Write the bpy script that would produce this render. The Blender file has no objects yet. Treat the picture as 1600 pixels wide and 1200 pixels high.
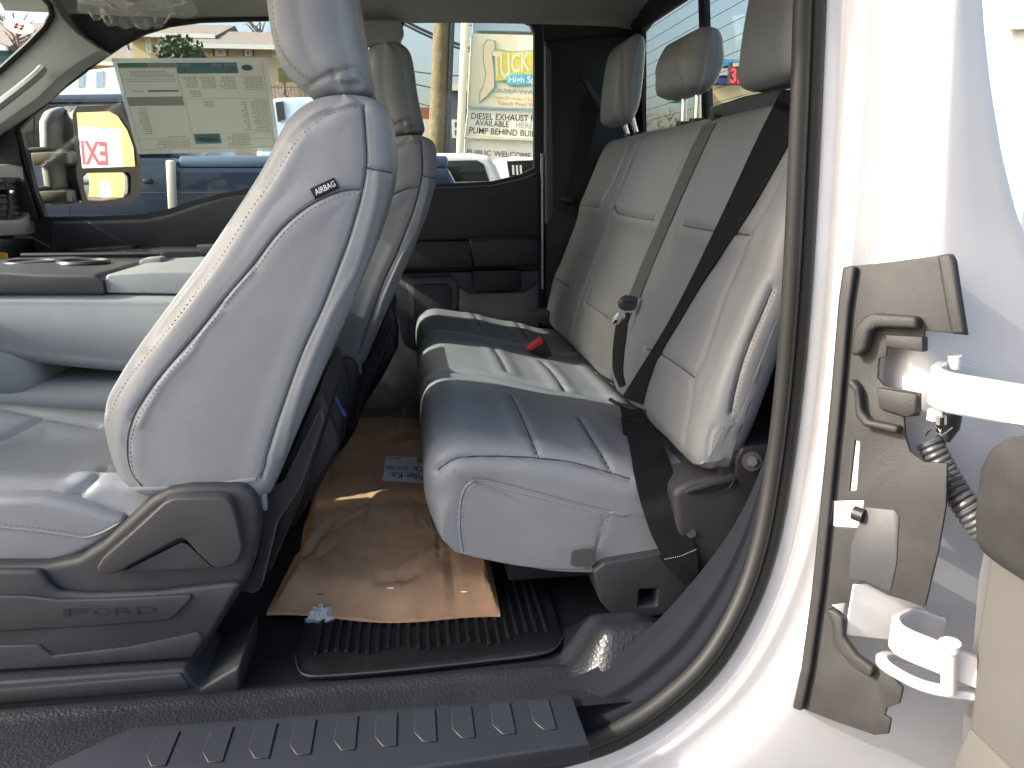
import bpy, bmesh, math, random
import numpy as np
from mathutils import Vector, Matrix, noise
from mathutils.bvhtree import BVHTree
from mathutils.kdtree import KDTree

random.seed(7)
SC = bpy.context.scene
COL = SC.collection
R = math.radians

# ------------------------------------------------------------------ camera, sky, sun, exposure
PITCH, YAW, FPX = 14.5, 7.5, 1200.0
CAM = np.array([0.0, 0.0, 0.80])          # metres; z = 0 is the cab floor, +y goes across the cab, +x to the rear of the truck
cd = bpy.data.cameras.new('camera'); cam = bpy.data.objects.new('camera', cd); COL.objects.link(cam)
cam.location = CAM; cam.rotation_euler = (R(90 - PITCH), 0, R(-YAW))
cd.sensor_width = 36; cd.lens = 36 * FPX / 1600; cd.clip_start = 0.02; cd.clip_end = 2000
SC.camera = cam
SUN_EL, SUN_AZ = 33.0, 6.0               # from the front of the truck, a little from the camera's side
to_sun = Vector((-math.cos(R(SUN_EL)) * math.cos(R(SUN_AZ)), -math.cos(R(SUN_EL)) * math.sin(R(SUN_AZ)), math.sin(R(SUN_EL))))
sl = bpy.data.lights.new('sun', 'SUN'); sl.energy = 3.0; sl.angle = R(0.5); sl.color = (1.0, 0.955, 0.87)
so = bpy.data.objects.new('sun', sl); COL.objects.link(so)
so.rotation_euler = to_sun.to_track_quat('Z', 'Y').to_euler()
W = bpy.data.worlds.new('World'); SC.world = W; W.use_nodes = True
wn = W.node_tree; sky = wn.nodes.new('ShaderNodeTexSky'); sky.sky_type = 'NISHITA'; sky.sun_disc = False
sky.sun_elevation = R(SUN_EL); sky.sun_rotation = math.atan2(to_sun.x, to_sun.y); sky.air_density = 1.0; sky.dust_density = 6.0; sky.ozone_density = 0.6
wn.links.new(sky.outputs[0], wn.nodes['Background'].inputs[0]); wn.nodes['Background'].inputs[1].default_value = 0.15
vs = SC.view_settings; vs.view_transform = 'Standard'; vs.look = 'None'; vs.exposure = 1.52; vs.gamma = 1.0; vs.use_curve_mapping = False
SC.render.engine = 'CYCLES'; cy = SC.cycles
cy.max_bounces = 8; cy.diffuse_bounces = 4; cy.glossy_bounces = 4; cy.transparent_max_bounces = 16; cy.transmission_bounces = 6
cy.use_denoising = True; cy.sample_clamp_indirect = 6.0; cy.caustics_reflective = False; cy.caustics_refractive = False

# ------------------------------------------------------------------ measuring helpers (survey of the photograph: pixel + known plane -> metres)
_p, _y = R(PITCH), R(YAW)
FW = np.array([math.sin(_y) * math.cos(_p), math.cos(_y) * math.cos(_p), -math.sin(_p)])
RT = np.array([math.cos(_y), -math.sin(_y), 0.0]); UP = np.cross(RT, FW)
def ray(u, v): return FW + RT * (u - 800) / FPX + UP * (600 - v) / FPX
def PY(u, v, Y): d = ray(u, v); return CAM + d * ((Y - CAM[1]) / d[1])
def PZ(u, v, Z): d = ray(u, v); return CAM + d * ((Z - CAM[2]) / d[2])
def PX(u, v, X): d = ray(u, v); return CAM + d * ((X - CAM[0]) / d[0])
def PP(u, v, p0, n): d = ray(u, v); n = np.array(n, float); return CAM + d * (((np.array(p0) - CAM) @ n) / (d @ n))
def XZ(pts, Y): return [(lambda q: (q[0], q[2]))(PY(u, v, Y)) for u, v in pts]

def sst(a, b, x): t = min(1, max(0, (x - a) / (b - a))); return t * t * (3 - 2 * t)
def resample(pts, n):
    P = np.array(pts, float); d = np.r_[0, np.cumsum(np.linalg.norm(np.diff(P, axis=0), axis=1))]
    t = np.linspace(0, d[-1], n)
    return np.stack([np.interp(t, d, P[:, k]) for k in range(P.shape[1])], 1)
def spline(pts, n):
    """Catmull-Rom through pts, then resampled evenly"""
    P = np.array(pts, float); P = np.vstack([2 * P[0] - P[1], P, 2 * P[-1] - P[-2]]); out = []
    for i in range(1, len(P) - 2):
        for t in np.linspace(0, 1, 16, endpoint=False):
            a, b, c, d = P[i - 1], P[i], P[i + 1], P[i + 2]
            out.append(0.5 * (2 * b + (c - a) * t + (2 * a - 5 * b + 4 * c - d) * t * t + (3 * b - a - 3 * c + d) * t ** 3))
    out.append(P[-2]); return resample(out, n)

# ------------------------------------------------------------------ materials
def nodes(name):
    m = bpy.data.materials.new(name); m.use_nodes = True
    return m, m.node_tree, m.node_tree.nodes['Principled BSDF']
def mat(name, col, rough=0.5, metal=0.0, bumps=(), var=0.0, vscale=8.0, coat=0.0, spec=0.5, sheen=0.0, rvar=0.0, emit=0.0):
    m, nt, b = nodes(name); N = nt.nodes; L = nt.links
    b.inputs['Base Color'].default_value = (*col, 1); b.inputs['Roughness'].default_value = rough; b.inputs['Metallic'].default_value = metal
    b.inputs['Coat Weight'].default_value = coat; b.inputs['Coat Roughness'].default_value = 0.06
    b.inputs['Specular IOR Level'].default_value = spec; b.inputs['Sheen Weight'].default_value = sheen
    if emit: b.inputs['Emission Color'].default_value = (*col, 1); b.inputs['Emission Strength'].default_value = emit
    tc = N.new('ShaderNodeTexCoord')
    if var or rvar:
        n = N.new('ShaderNodeTexNoise'); n.inputs['Scale'].default_value = vscale; n.inputs['Detail'].default_value = 6; n.inputs['Roughness'].default_value = 0.65
        L.new(tc.outputs['Object'], n.inputs['Vector'])
        if var:
            r = N.new('ShaderNodeValToRGB'); r.color_ramp.elements[0].position = 0.3; r.color_ramp.elements[1].position = 0.7
            r.color_ramp.elements[0].color = (*[c * (1 - var) for c in col], 1); r.color_ramp.elements[1].color = (*[min(1, c * (1 + var)) for c in col], 1)
            L.new(n.outputs['Fac'], r.inputs[0]); L.new(r.outputs[0], b.inputs['Base Color'])
        if rvar:
            q = N.new('ShaderNodeMapRange'); q.inputs[1].default_value = 0.3; q.inputs[2].default_value = 0.7
            q.inputs[3].default_value = max(0.02, rough - rvar); q.inputs[4].default_value = min(1, rough + rvar)
            L.new(n.outputs['Fac'], q.inputs[0]); L.new(q.outputs[0], b.inputs['Roughness'])
    prev = None
    for kind, scale, dist, strength in bumps:
        if kind == 'voronoi':
            t = N.new('ShaderNodeTexVoronoi'); t.feature = 'F1'; t.inputs['Scale'].default_value = scale; out = t.outputs['Distance']
        elif kind == 'wave':
            t = N.new('ShaderNodeTexWave'); t.inputs['Scale'].default_value = scale; t.bands_direction = 'DIAGONAL'; t.inputs['Distortion'].default_value = 0.4; out = t.outputs['Fac']
        else:
            t = N.new('ShaderNodeTexNoise'); t.inputs['Scale'].default_value = scale; t.inputs['Detail'].default_value = 4; out = t.outputs['Fac']
        L.new(tc.outputs['Object'], t.inputs['Vector'])
        bp = N.new('ShaderNodeBump'); bp.inputs['Strength'].default_value = strength; bp.inputs['Distance'].default_value = dist
        L.new(out, bp.inputs['Height'])
        if prev: L.new(prev.outputs[0], bp.inputs['Normal'])
        prev = bp
    if prev: L.new(prev.outputs[0], b.inputs['Normal'])
    return m
def glass(name, tint=(0.93, 0.96, 0.94), amount=0.93):
    m, nt, b = nodes(name); N = nt.nodes; L = nt.links; N.remove(b)
    t = N.new('ShaderNodeBsdfTransparent'); t.inputs[0].default_value = (*tint, 1)
    g = N.new('ShaderNodeBsdfGlossy'); g.inputs['Roughness'].default_value = 0.02
    f = N.new('ShaderNodeLayerWeight'); f.inputs[0].default_value = 0.5
    p = N.new('ShaderNodeMath'); p.operation = 'POWER'; p.inputs[1].default_value = 4.0; L.new(f.outputs['Facing'], p.inputs[0])
    q = N.new('ShaderNodeMapRange'); q.inputs[3].default_value = 0.03; q.inputs[4].default_value = 0.75; L.new(p.outputs[0], q.inputs[0])
    x = N.new('ShaderNodeMixShader'); L.new(q.outputs[0], x.inputs[0]); L.new(t.outputs[0], x.inputs[1]); L.new(g.outputs[0], x.inputs[2])
    L.new(x.outputs[0], N['Material Output'].inputs[0]); return m
def sheer(name, col, trans, alpha, rough=0.4):
    """thin paper or film: part seen through, part translucent, part diffuse"""
    m, nt, b = nodes(name); N = nt.nodes; L = nt.links
    b.inputs['Base Color'].default_value = (*col, 1); b.inputs['Roughness'].default_value = rough
    tl = N.new('ShaderNodeBsdfTranslucent'); tl.inputs[0].default_value = (*col, 1)
    x = N.new('ShaderNodeMixShader'); x.inputs[0].default_value = trans; L.new(b.outputs[0], x.inputs[1]); L.new(tl.outputs[0], x.inputs[2])
    t = N.new('ShaderNodeBsdfTransparent'); y = N.new('ShaderNodeMixShader'); y.inputs[0].default_value = alpha
    L.new(t.outputs[0], y.inputs[1]); L.new(x.outputs[0], y.inputs[2]); L.new(y.outputs[0], N['Material Output'].inputs[0]); return m

M = {}
M['leather'] = mat('grey_leather', (0.250, 0.264, 0.284), 0.42, bumps=(('noise', 26, 0.003, 0.10), ('voronoi', 560, 0.0006, 0.38)), var=0.05, vscale=14, rvar=0.05)
M['thread'] = mat('grey_thread', (0.12, 0.12, 0.13), 0.7)
M['thread_white'] = mat('white_thread', (0.75, 0.75, 0.73), 0.7)
M['seam'] = mat('dark_line_seam_shade', (0.05, 0.05, 0.055), 0.8)  # dark grey for wires and gaps, and for shade painted into leather seams
M['plastic'] = mat('charcoal_plastic', (0.045, 0.046, 0.052), 0.46, bumps=(('voronoi', 900, 0.0004, 0.5),), var=0.06, vscale=20, rvar=0.05)
M['plastic2'] = mat('charcoal_plastic_smooth', (0.058, 0.058, 0.062), 0.38, bumps=(('noise', 1400, 0.0003, 0.4),), var=0.05)
M['black'] = mat('black_plastic', (0.016, 0.017, 0.02), 0.45, bumps=(('voronoi', 800, 0.0004, 0.5),), var=0.1)
M['trim'] = mat('dark_slate_trim', (0.019, 0.021, 0.026), 0.5, bumps=(('voronoi', 700, 0.0004, 0.5),), var=0.06)
M['trim_grey'] = mat('grey_door_trim', (0.10, 0.10, 0.11), 0.55, bumps=(('voronoi', 700, 0.0004, 0.5),), var=0.05)
M['grey_light'] = mat('light_grey_trim', (0.36, 0.37, 0.36), 0.5, bumps=(('noise', 900, 0.0003, 0.4),), var=0.04)
M['headliner'] = mat('headliner_cloth', (0.40, 0.40, 0.37), 0.9, bumps=(('noise', 700, 0.0008, 0.5),), var=0.06)
M['rubber'] = mat('black_rubber_seal', (0.021, 0.021, 0.020), 0.55, spec=0.3, bumps=(('noise', 600, 0.0004, 0.4),), var=0.1)
M['floor'] = mat('black_vinyl_floor', (0.011, 0.012, 0.016), 0.40, bumps=(('voronoi', 210, 0.0013, 0.6), ('noise', 9, 0.01, 0.12)), var=0.15, rvar=0.06)
M['mat'] = mat('black_floor_mat', (0.010, 0.011, 0.013), 0.42, bumps=(('voronoi', 500, 0.0006, 0.5),), var=0.2, vscale=30, rvar=0.06)
M['scuff'] = mat('slate_scuff_plastic', (0.017, 0.020, 0.028), 0.5, spec=0.35, bumps=(('noise', 900, 0.0004, 0.5),), var=0.08)
M['white'] = mat('white_paint', (0.57, 0.57, 0.585), 0.34, coat=1.0, bumps=(('noise', 5, 0.004, 0.06),), var=0.03, vscale=12)
M['kraft'] = mat('brown_kraft_paper', (0.50, 0.31, 0.185), 0.8, spec=0.25, bumps=(('noise', 14, 0.006, 0.2), ('noise', 320, 0.0006, 0.35)), var=0.14, vscale=9)
M['webbing'] = mat('black_webbing', (0.010, 0.010, 0.012), 0.7, spec=0.25, bumps=(('wave', 160, 0.0006, 0.5), ('noise', 900, 0.0004, 0.5)))
M['webbing2'] = mat('grey_webbing', (0.075, 0.076, 0.078), 0.62, bumps=(('wave', 160, 0.0006, 0.5),), sheen=0.15)
M['felt'] = mat('black_felt', (0.025, 0.025, 0.028), 0.95, bumps=(('noise', 500, 0.003, 0.8),), sheen=0.3, var=0.3, vscale=60)
M['chrome'] = mat('chrome', (0.75, 0.75, 0.75), 0.12, 1.0)
M['steel'] = mat('dark_steel', (0.10, 0.10, 0.105), 0.4, 0.9)
M['red'] = mat('red_plastic', (0.55, 0.03, 0.03), 0.35)
M['blue_plastic'] = mat('blue_plastic', (0.03, 0.10, 0.33), 0.4)
M['paper'] = mat('white_paper', (0.72, 0.75, 0.80), 0.6, var=0.03)
M['ink'] = mat('black_ink', (0.03, 0.03, 0.04), 0.6)
M['airbag_ink'] = mat('white_print', (0.80, 0.80, 0.80), 0.6)
M['tag'] = mat('black_woven_tag', (0.012, 0.012, 0.014), 0.7)
M['door_trim'] = mat('warm_grey_door_trim', (0.088, 0.085, 0.080), 0.6, bumps=(('noise', 900, 0.0004, 0.5),), var=0.05)
M['cover'] = mat('grained_hinge_cover', (0.030, 0.0295, 0.029), 0.52, spec=0.35, bumps=(('voronoi', 900, 0.0005, 0.6),), var=0.12, vscale=25, rvar=0.08)
M['sill'] = mat('matt_sill_trim', (0.010, 0.011, 0.016), 0.75, spec=0.08, bumps=(('noise', 900, 0.0004, 0.5),), var=0.08)
M['glass'] = glass('window_glass')
M['glass_dark'] = glass('privacy_glass', (0.86, 0.88, 0.84))
M['mirror'] = mat('mirror_silver', (0.92, 0.92, 0.90), 0.01, 1.0)
M['yellow'] = mat('yellow_print', (0.75, 0.42, 0.02), 0.5)
M['film'] = sheer('clear_film', (0.85, 0.88, 0.85), 0.2, 0.26, 0.08)

# ------------------------------------------------------------------ object helpers
ORG = {}
def mk(name, V, F, m, parent=None, smooth=True, angle=42, kind=None, origin=None):
    V = np.asarray(V, float)
    if parent is None:
        o0 = np.array(origin) if origin is not None else np.array([(V[:, 0].min() + V[:, 0].max()) / 2, (V[:, 1].min() + V[:, 1].max()) / 2, V[:, 2].min()])
        base = np.zeros(3)
    else:
        base = ORG[parent.name]; o0 = base
    me = bpy.data.meshes.new(name); me.from_pydata((V - o0).tolist(), [], [list(f) for f in F]); me.validate(); me.update()
    if smooth:
        me.polygons.foreach_set('use_smooth', [True] * len(me.polygons)); me.set_sharp_from_angle(angle=R(angle))
    me.materials.append(M[m] if isinstance(m, str) else m)
    o = bpy.data.objects.new(name, me); COL.objects.link(o)
    if parent is None: o.location = o0
    else: o.parent = parent
    ORG[o.name] = o0
    if kind: o['kind'] = kind
    return o
def thing(name, label, cat, loc, group=None):
    o = bpy.data.objects.new(name, None); COL.objects.link(o); o.location = loc; o.empty_display_size = 0.1
    o['label'] = label; o['category'] = cat
    if group: o['group'] = group
    ORG[o.name] = np.array(loc, float); return o
def tag(o, label, cat, group=None):
    o['label'] = label; o['category'] = cat
    if group: o['group'] = group
    return o
def struct(o): o['kind'] = 'structure'; return o

def bm_out(bm, bevel=0.0, seg=2, ang=30):
    bmesh.ops.recalc_face_normals(bm, faces=bm.faces)
    if bevel:
        es = [e for e in bm.edges if len(e.link_faces) == 2 and e.calc_face_angle(0) > R(ang)]
        if es: bmesh.ops.bevel(bm, geom=es, offset=bevel, segments=seg, profile=0.5, affect='EDGES', clamp_overlap=True)
    bm.verts.index_update()
    V = np.array([v.co[:] for v in bm.verts]); F = [[v.index for v in f.verts] for f in bm.faces]; bm.free(); return V, F
def prism(outer, vec, holes=(), bevel=0.0, seg=2, ang=30):
    """outer: 3-D outline on a plane; pushed along vec; holes pierce it"""
    vec = np.array(vec, float); bm = bmesh.new()
    loops = [[bm.verts.new(p) for p in L] for L in [outer, *holes]]
    loops2 = [[bm.verts.new(np.array(p) + vec) for p in L] for L in [outer, *holes]]
    if not holes:
        bm.faces.new(loops[0]); bm.faces.new(loops2[0][::-1])
    else:
        for LL in (loops, loops2):
            ed = []
            for L in LL:
                for i in range(len(L)): ed.append(bm.edges.new((L[i], L[(i + 1) % len(L)])))
            bmesh.ops.triangle_fill(bm, use_beauty=True, use_dissolve=False, edges=ed)
    for A, B in zip(loops, loops2):
        n = len(A)
        for i in range(n): bm.faces.new((A[i], A[(i + 1) % n], B[(i + 1) % n], B[i]))
    return bm_out(bm, bevel, seg, ang)
def pxprism(px, Y, dY, holes=(), bevel=0.0, seg=2, ang=30):
    return prism([PY(u, v, Y) for u, v in px], (0, dY, 0), [[PY(u, v, Y) for u, v in h] for h in holes], bevel, seg, ang)
def box(c, s, bevel=0.0, rot=None, seg=2):
    bm = bmesh.new(); bmesh.ops.create_cube(bm, size=1)
    for v in bm.verts: v.co = Vector((v.co.x * s[0], v.co.y * s[1], v.co.z * s[2]))
    if bevel: bmesh.ops.bevel(bm, geom=bm.edges[:], offset=bevel, segments=seg, profile=0.5, affect='EDGES')
    if rot is not None: bmesh.ops.transform(bm, matrix=rot.to_4x4(), verts=bm.verts)
    bmesh.ops.translate(bm, vec=Vector(c), verts=bm.verts); return bm_out(bm)
def tube(pts, r, n=8, closed=False, cap=True):
    P = [Vector(p) for p in pts]; rs = r if hasattr(r, '__len__') else [r] * len(P); V = []; F = []
    up = None
    for i, p in enumerate(P):
        a = P[i - 1] if (i or closed) else P[0]; b = P[(i + 1) % len(P)] if (i < len(P) - 1 or closed) else P[-1]
        t = (b - a).normalized()
        if up is None: up = t.orthogonal().normalized()
        up = (up - t * up.dot(t)).normalized(); s = t.cross(up)
        for k in range(n):
            w = 2 * math.pi * k / n; V.append(p + (up * math.cos(w) + s * math.sin(w)) * rs[i])
    m = len(P)
    for i in range(m if closed else m - 1):
        for k in range(n):
            j = (i + 1) % m; F.append((i * n + k, i * n + (k + 1) % n, j * n + (k + 1) % n, j * n + k))
    if cap and not closed: F.append(list(range(n))[::-1]); F.append([(m - 1) * n + k for k in range(n)])
    return np.array([v[:] for v in V]), F
def grid(Pf, nu, nv, flip=False):
    V = [Pf(i / (nu - 1), j / (nv - 1)) for j in range(nv) for i in range(nu)]; F = []
    for j in range(nv - 1):
        for i in range(nu - 1):
            q = (j * nu + i, j * nu + i + 1, (j + 1) * nu + i + 1, (j + 1) * nu + i); F.append(q[::-1] if flip else q)
    return np.array(V), F
def join(*parts):
    V = []; F = []; n = 0
    for v, f in parts:
        V.append(np.asarray(v)); F += [[k + n for k in q] for q in f]; n += len(v)
    return np.vstack(V), F
def sheet(left, right, th, nrm=None):
    """strip between two 3-D edges, given thickness th (towards -normal)"""
    Lp = np.array(left); Rp = np.array(right); n = len(Lp); V = []; F = []
    for i in range(n):
        a = Lp[min(i + 1, n - 1)] - Lp[max(i - 1, 0)]; b = Rp[i] - Lp[i]; k = np.cross(a, b); k /= (np.linalg.norm(k) + 1e-9)
        if k @ (CAM - Lp[i]) < 0: k = -k
        V += [Lp[i], Rp[i], Rp[i] - k * th, Lp[i] - k * th]
    for i in range(n - 1):
        for j in range(4): F.append((i * 4 + j, i * 4 + (j + 1) % 4, (i + 1) * 4 + (j + 1) % 4, (i + 1) * 4 + j))
    F.append((0, 1, 2, 3)); F.append(tuple((n - 1) * 4 + j for j in (3, 2, 1, 0))); return np.array(V), F
def vnormals(V, F):
    me = bpy.data.meshes.new('tmp'); me.from_pydata(np.asarray(V).tolist(), [], [list(f) for f in F]); me.update()
    N = np.empty(len(V) * 3); me.vertex_normals.foreach_get('vector', N); bpy.data.meshes.remove(me); return N.reshape(-1, 3)
def bvh(V, F): return BVHTree.FromPolygons([tuple(v) for v in V], [list(f) for f in F])
def cast(tree, u, v, off=0.0):
    d = Vector(ray(u, v)).normalized(); h = tree.ray_cast(Vector(CAM), d)
    if h[0] is None: return None
    return np.array(h[0] - d * off)
def castline(tree, px, step=2.0, smooth=True):
    P = np.array(px, float); L = np.linalg.norm(np.diff(P, axis=0), axis=1).sum(); n = max(3, int(L / step))
    Q = spline(px, n) if smooth and len(px) > 2 else resample(px, n)
    return [p for p in (cast(tree, u, v) for u, v in Q) if p is not None]
def carve(V, F, lines, depth=0.004, width=0.004, puff=0.0, puffw=0.03):
    """press seams into a cushion: lines are lists of 3-D points on it"""
    pts = [p for l in lines for p in l]
    if not pts: return V
    kd = KDTree(len(pts))
    for i, p in enumerate(pts): kd.insert(Vector(p), i)
    kd.balance(); N = vnormals(V, F); V = np.array(V, float); D = np.array([kd.find(Vector(v))[2] for v in V])
    off = -depth * np.exp(-(D / width) ** 2)
    if puff: off += puff * (np.exp(-((D - puffw * 0.45) / (puffw * 0.45)) ** 2))
    return V + N * off[:, None]
def stitches(lines, tree_n, L=0.0042, gap=0.0075, r=0.0008, off=0.0006):
    """short threads along each line, pulled a hair off the surface"""
    V = []; F = []
    for l in lines:
        if len(l) < 3: continue
        Q = resample(l, max(3, int(np.linalg.norm(np.diff(np.array(l), axis=0), axis=1).sum() / gap)))
        for i in range(len(Q) - 1):
            t = Q[i + 1] - Q[i]; n = np.linalg.norm(t)
            if n > 3 * gap or n < 1e-6: continue
            t /= n; c = CAM - Q[i]; c /= np.linalg.norm(c); s = np.cross(t, c); s /= np.linalg.norm(s); o = Q[i] + c * off; k = len(V)
            V += [o, o + t * L * .5 + s * r, o + t * L * .5 + c * r, o + t * L * .5 - s * r, o + t * L * .5 - c * r, o + t * L]
            F += [(k, k + 1, k + 2), (k, k + 2, k + 3), (k, k + 3, k + 4), (k, k + 4, k + 1), (k + 5, k + 2, k + 1), (k + 5, k + 3, k + 2), (k + 5, k + 4, k + 3), (k + 5, k + 1, k + 4)]
    return np.array(V), F
def loft(front, back, y0, y1, N=120, rf=0.06, rb=0.03, n1=70, nc=10, n2=14, top=0.06, bot=0.015, bulge=0.0):
    """upholstered body: front/back profile (x,z) from bottom to top, width y0..y1, rounded corners"""
    A = spline(front, N); B = spline(back, N); V = []; rings = 0; s = np.linspace(0, 1, N)
    H = np.linalg.norm(np.diff((A + B) / 2, axis=0), axis=1).sum()
    for i in range(N):
        a, b = A[i], B[i]; c = b - a; L = np.linalg.norm(c); c = c / max(L, 1e-6)
        q = 0
        for Rr, dd in ((top, (1 - s[i]) * H), (bot, s[i] * H)):
            if Rr and dd < Rr: q += Rr - math.sqrt(max(0, Rr * Rr - (Rr - dd) ** 2))
        ya, yb = y0 + q, y1 - q; f = min(rf, L * .48, (yb - ya) * .49); g = min(rb, L * .48, (yb - ya) * .49); ring = []
        for t in np.linspace(0, 1, n1): ring.append((f + (L - f - g) * t, ya - bulge * math.sin(math.pi * t)))
        for t in np.linspace(0, 1, nc + 2)[1:-1]: w = t * math.pi / 2; ring.append((L - g + g * math.sin(w), ya + g - g * math.cos(w)))
        for t in np.linspace(0, 1, n2): ring.append((L, ya + g + (yb - ya - 2 * g) * t))
        for t in np.linspace(0, 1, nc + 2)[1:-1]: w = t * math.pi / 2; ring.append((L - g + g * math.cos(w), yb - g + g * math.sin(w)))
        for t in np.linspace(0, 1, n2): ring.append((L - g - (L - f - g) * t, yb))
        for t in np.linspace(0, 1, nc + 2)[1:-1]: w = t * math.pi / 2; ring.append((f - f * math.sin(w), yb - f + f * math.cos(w)))
        for t in np.linspace(0, 1, n2): ring.append((0, yb - f - (yb - ya - 2 * f) * t))
        for t in np.linspace(0, 1, nc + 2)[1:-1]: w = t * math.pi / 2; ring.append((f - f * math.cos(w), ya + f - f * math.sin(w)))
        for d, y in ring: V.append((a[0] + c[0] * d, y, a[1] + c[1] * d))
        rings = len(ring)
    F = [(i * rings + k, i * rings + (k + 1) % rings, (i + 1) * rings + (k + 1) % rings, (i + 1) * rings + k) for i in range(N - 1) for k in range(rings)]
    F.append([k for k in range(rings)][::-1]); F.append([(N - 1) * rings + k for k in range(rings)])
    return np.array(V), F
def sweep_y(loop, y0, y1, R0=0.04, R1=0.04, dy=0.006, M_=270, crown=0.0, under=None):
    """closed (x,z) loop pushed along y with rounded ends and finely meshed end caps; orientation: loop clockwise seen from -y"""
    lp = resample(list(loop) + [loop[0]], M_ + 1)[:-1]; c = lp.mean(0)
    t = np.roll(lp, -1, 0) - np.roll(lp, 1, 0); t /= np.linalg.norm(t, axis=1)[:, None]; nin = np.stack([-t[:, 1], t[:, 0]], 1)
    if ((c - lp) * nin).sum() < 0: nin = -nin
    if under is not None: nin = nin * np.array([under + (1 - under) * sst(-0.6, 0.1, -k) for k in nin[:, 1]])[:, None]
    ys = list(y0 + R0 * (1 - np.cos(np.linspace(0, math.pi / 2, 22)))) + list(np.arange(y0 + R0 + dy, y1 - R1, dy)) + list(y1 - R1 * (1 - np.sin(np.linspace(0, math.pi / 2, 10))))
    rings = []
    def inset(y):
        q = 0
        if y < y0 + R0: q = R0 - math.sqrt(max(0, R0 ** 2 - (R0 - (y - y0)) ** 2))
        if y > y1 - R1: q = R1 - math.sqrt(max(0, R1 ** 2 - (R1 - (y1 - y)) ** 2))
        return q
    L0 = lp + nin * inset(y0); c0 = L0.mean(0)
    for k in np.linspace(0.04, 0.97, 34): rings.append([(p[0], y0, p[1]) for p in c0 + (L0 - c0) * k])
    for y in ys:
        cr = crown * math.sin(math.pi * (y - y0) / (y1 - y0))
        rings.append([(p[0], y, p[1] + cr) for p in lp + nin * inset(y)])
    n = len(lp); V = [p for r_ in rings for p in r_]
    F = [(i * n + k, i * n + (k + 1) % n, (i + 1) * n + (k + 1) % n, (i + 1) * n + k) for i in range(len(rings) - 1) for k in range(n)]
    F.append(list(range(n))[::-1]); F.append([(len(rings) - 1) * n + k for k in range(n)])
    return np.array(V), F

# lettering -----------------------------------------------------------
def letters(s, bold=0.0):
    c = bpy.data.curves.new('t', 'FONT'); c.body = s; c.size = 1; c.offset = bold; c.resolution_u = 3
    o = bpy.data.objects.new('t', c); COL.objects.link(o); me = bpy.data.meshes.new_from_object(o)
    V = np.array([v.co[:] for v in me.vertices]); F = [list(p.vertices) for p in me.polygons]
    bpy.data.objects.remove(o); bpy.data.curves.remove(c); bpy.data.meshes.remove(me)
    V = V[:, :2]; lo = V.min(0); hi = V.max(0); return (V - lo) / np.maximum(hi - lo, 1e-6), F
def quad(q, s, t):
    q = np.array(q, float); return (q[0] * (1 - s) + q[1] * s) * (1 - t) + (q[3] * (1 - s) + q[2] * s) * t   # TL TR BR BL, t down
def write(name, s, q, surf, m, parent, flip=False, bold=0.0, upside=False):
    V, F = letters(s, bold); P = []
    for a, b in V:
        x, y = (a, 1 - b)
        if flip: x = 1 - x
        if upside: x, y = 1 - x, 1 - y
        P.append(surf(*quad(q, x, y)))
    o = mk(name, P, F, m, parent, smooth=False); return o
def patch(name, q, surf, m, parent, n=2, k=2, box_=(0, 0, 1, 1)):
    a, b, c, d = box_
    V, F = grid(lambda i, j: surf(*quad(q, a + (c - a) * i, b + (d - b) * j)), n, k); return mk(name, V, F, m, parent)
def copy_tree(o, parent=None, skip=()):
    c = o.copy(); COL.objects.link(c); c.parent = parent
    for ch in o.children:
        if ch.name.split('.')[0] not in skip: copy_tree(ch, c, skip)
    return c

# ================================================================== THE CAB
cab = thing('pickup_truck_cab', 'white pickup cab with its rear half door open, black floor and grey headliner', 'truck', (0, 1.9, -0.05))
def P_(name, VF, m, parent=None, **k): return mk(name, VF[0], VF[1], m, parent if parent is not None else cab, **k)

# floor: vinyl sheet with the raised edge along the sill, the hump at the rear corner and the tunnel
def floor_z(x, y):
    z = 0.034 * (1 - sst(1.07, 1.145, y))
    z += 0.075 * sst(0.235, 0.30, x) * (1 - sst(1.16, 1.27, y)) * (1 - 0.75 * sst(0.36, 0.50, x)) * sst(1.0, 1.07, y)
    z += 0.008 * math.exp(-((y - 1.085) / 0.016) ** 2) * (1 - sst(0.2, 0.3, x))
    z += 0.10 * math.exp(-(((y - 1.92) / 0.16) ** 4)) * (1 - sst(-0.15, 0.1, x))
    return z
def fy0(x): return 0.80 + 0.185 * sst(-0.36, -0.22, x)
V, F = grid(lambda i, j: (-1.5 + 2.4 * i, fy0(-1.5 + 2.4 * i) + (2.885 - fy0(-1.5 + 2.4 * i)) * j ** 1.5, 0), 241, 170)
V = np.array([(x, y, floor_z(x, y)) for x, y, z in V]); P_('floor_covering', (V, F), 'floor')
V, F = grid(lambda i, j: (-1.5 + 2.3 * i, 1.06 + 1.84 * j, -0.045), 2, 2); P_('floor_pan', (V, F), 'black')

# the ribbed mat in the rear footwell
mp = [PZ(u, v, 0.004) for u, v in ((462, 1030), (468, 1052), (482, 1061), (520, 1061), (620, 1053), (760, 1038), (840, 1028), (868, 1018), (880, 1000))]
mat_outline = [(p[0], p[1], 0.002) for p in mp] + [(0.26, 1.60, 0.002), (-0.22, 1.60, 0.002)]
fm = P_('floor_mat', prism(mat_outline, (0, 0, 0.008), bevel=0.003), 'mat')
tb = [(p[0], p[1], 0.0105) for p in spline(mp, 60)]
mk('mat_edge', *tube(tb, 0.0024, 6), 'scuff', fm)
for k in range(24):
    x = -0.185 + k * 0.0178
    y0 = 1.205 + 0.008 * math.sin(k) + 0.03 * max(0, (k - 18) / 6)
    mk('rib', *box((x, (y0 + 1.52) / 2, 0.0125), (0.0075, 1.52 - y0, 0.007), 0.002), 'mat', fm)

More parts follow.
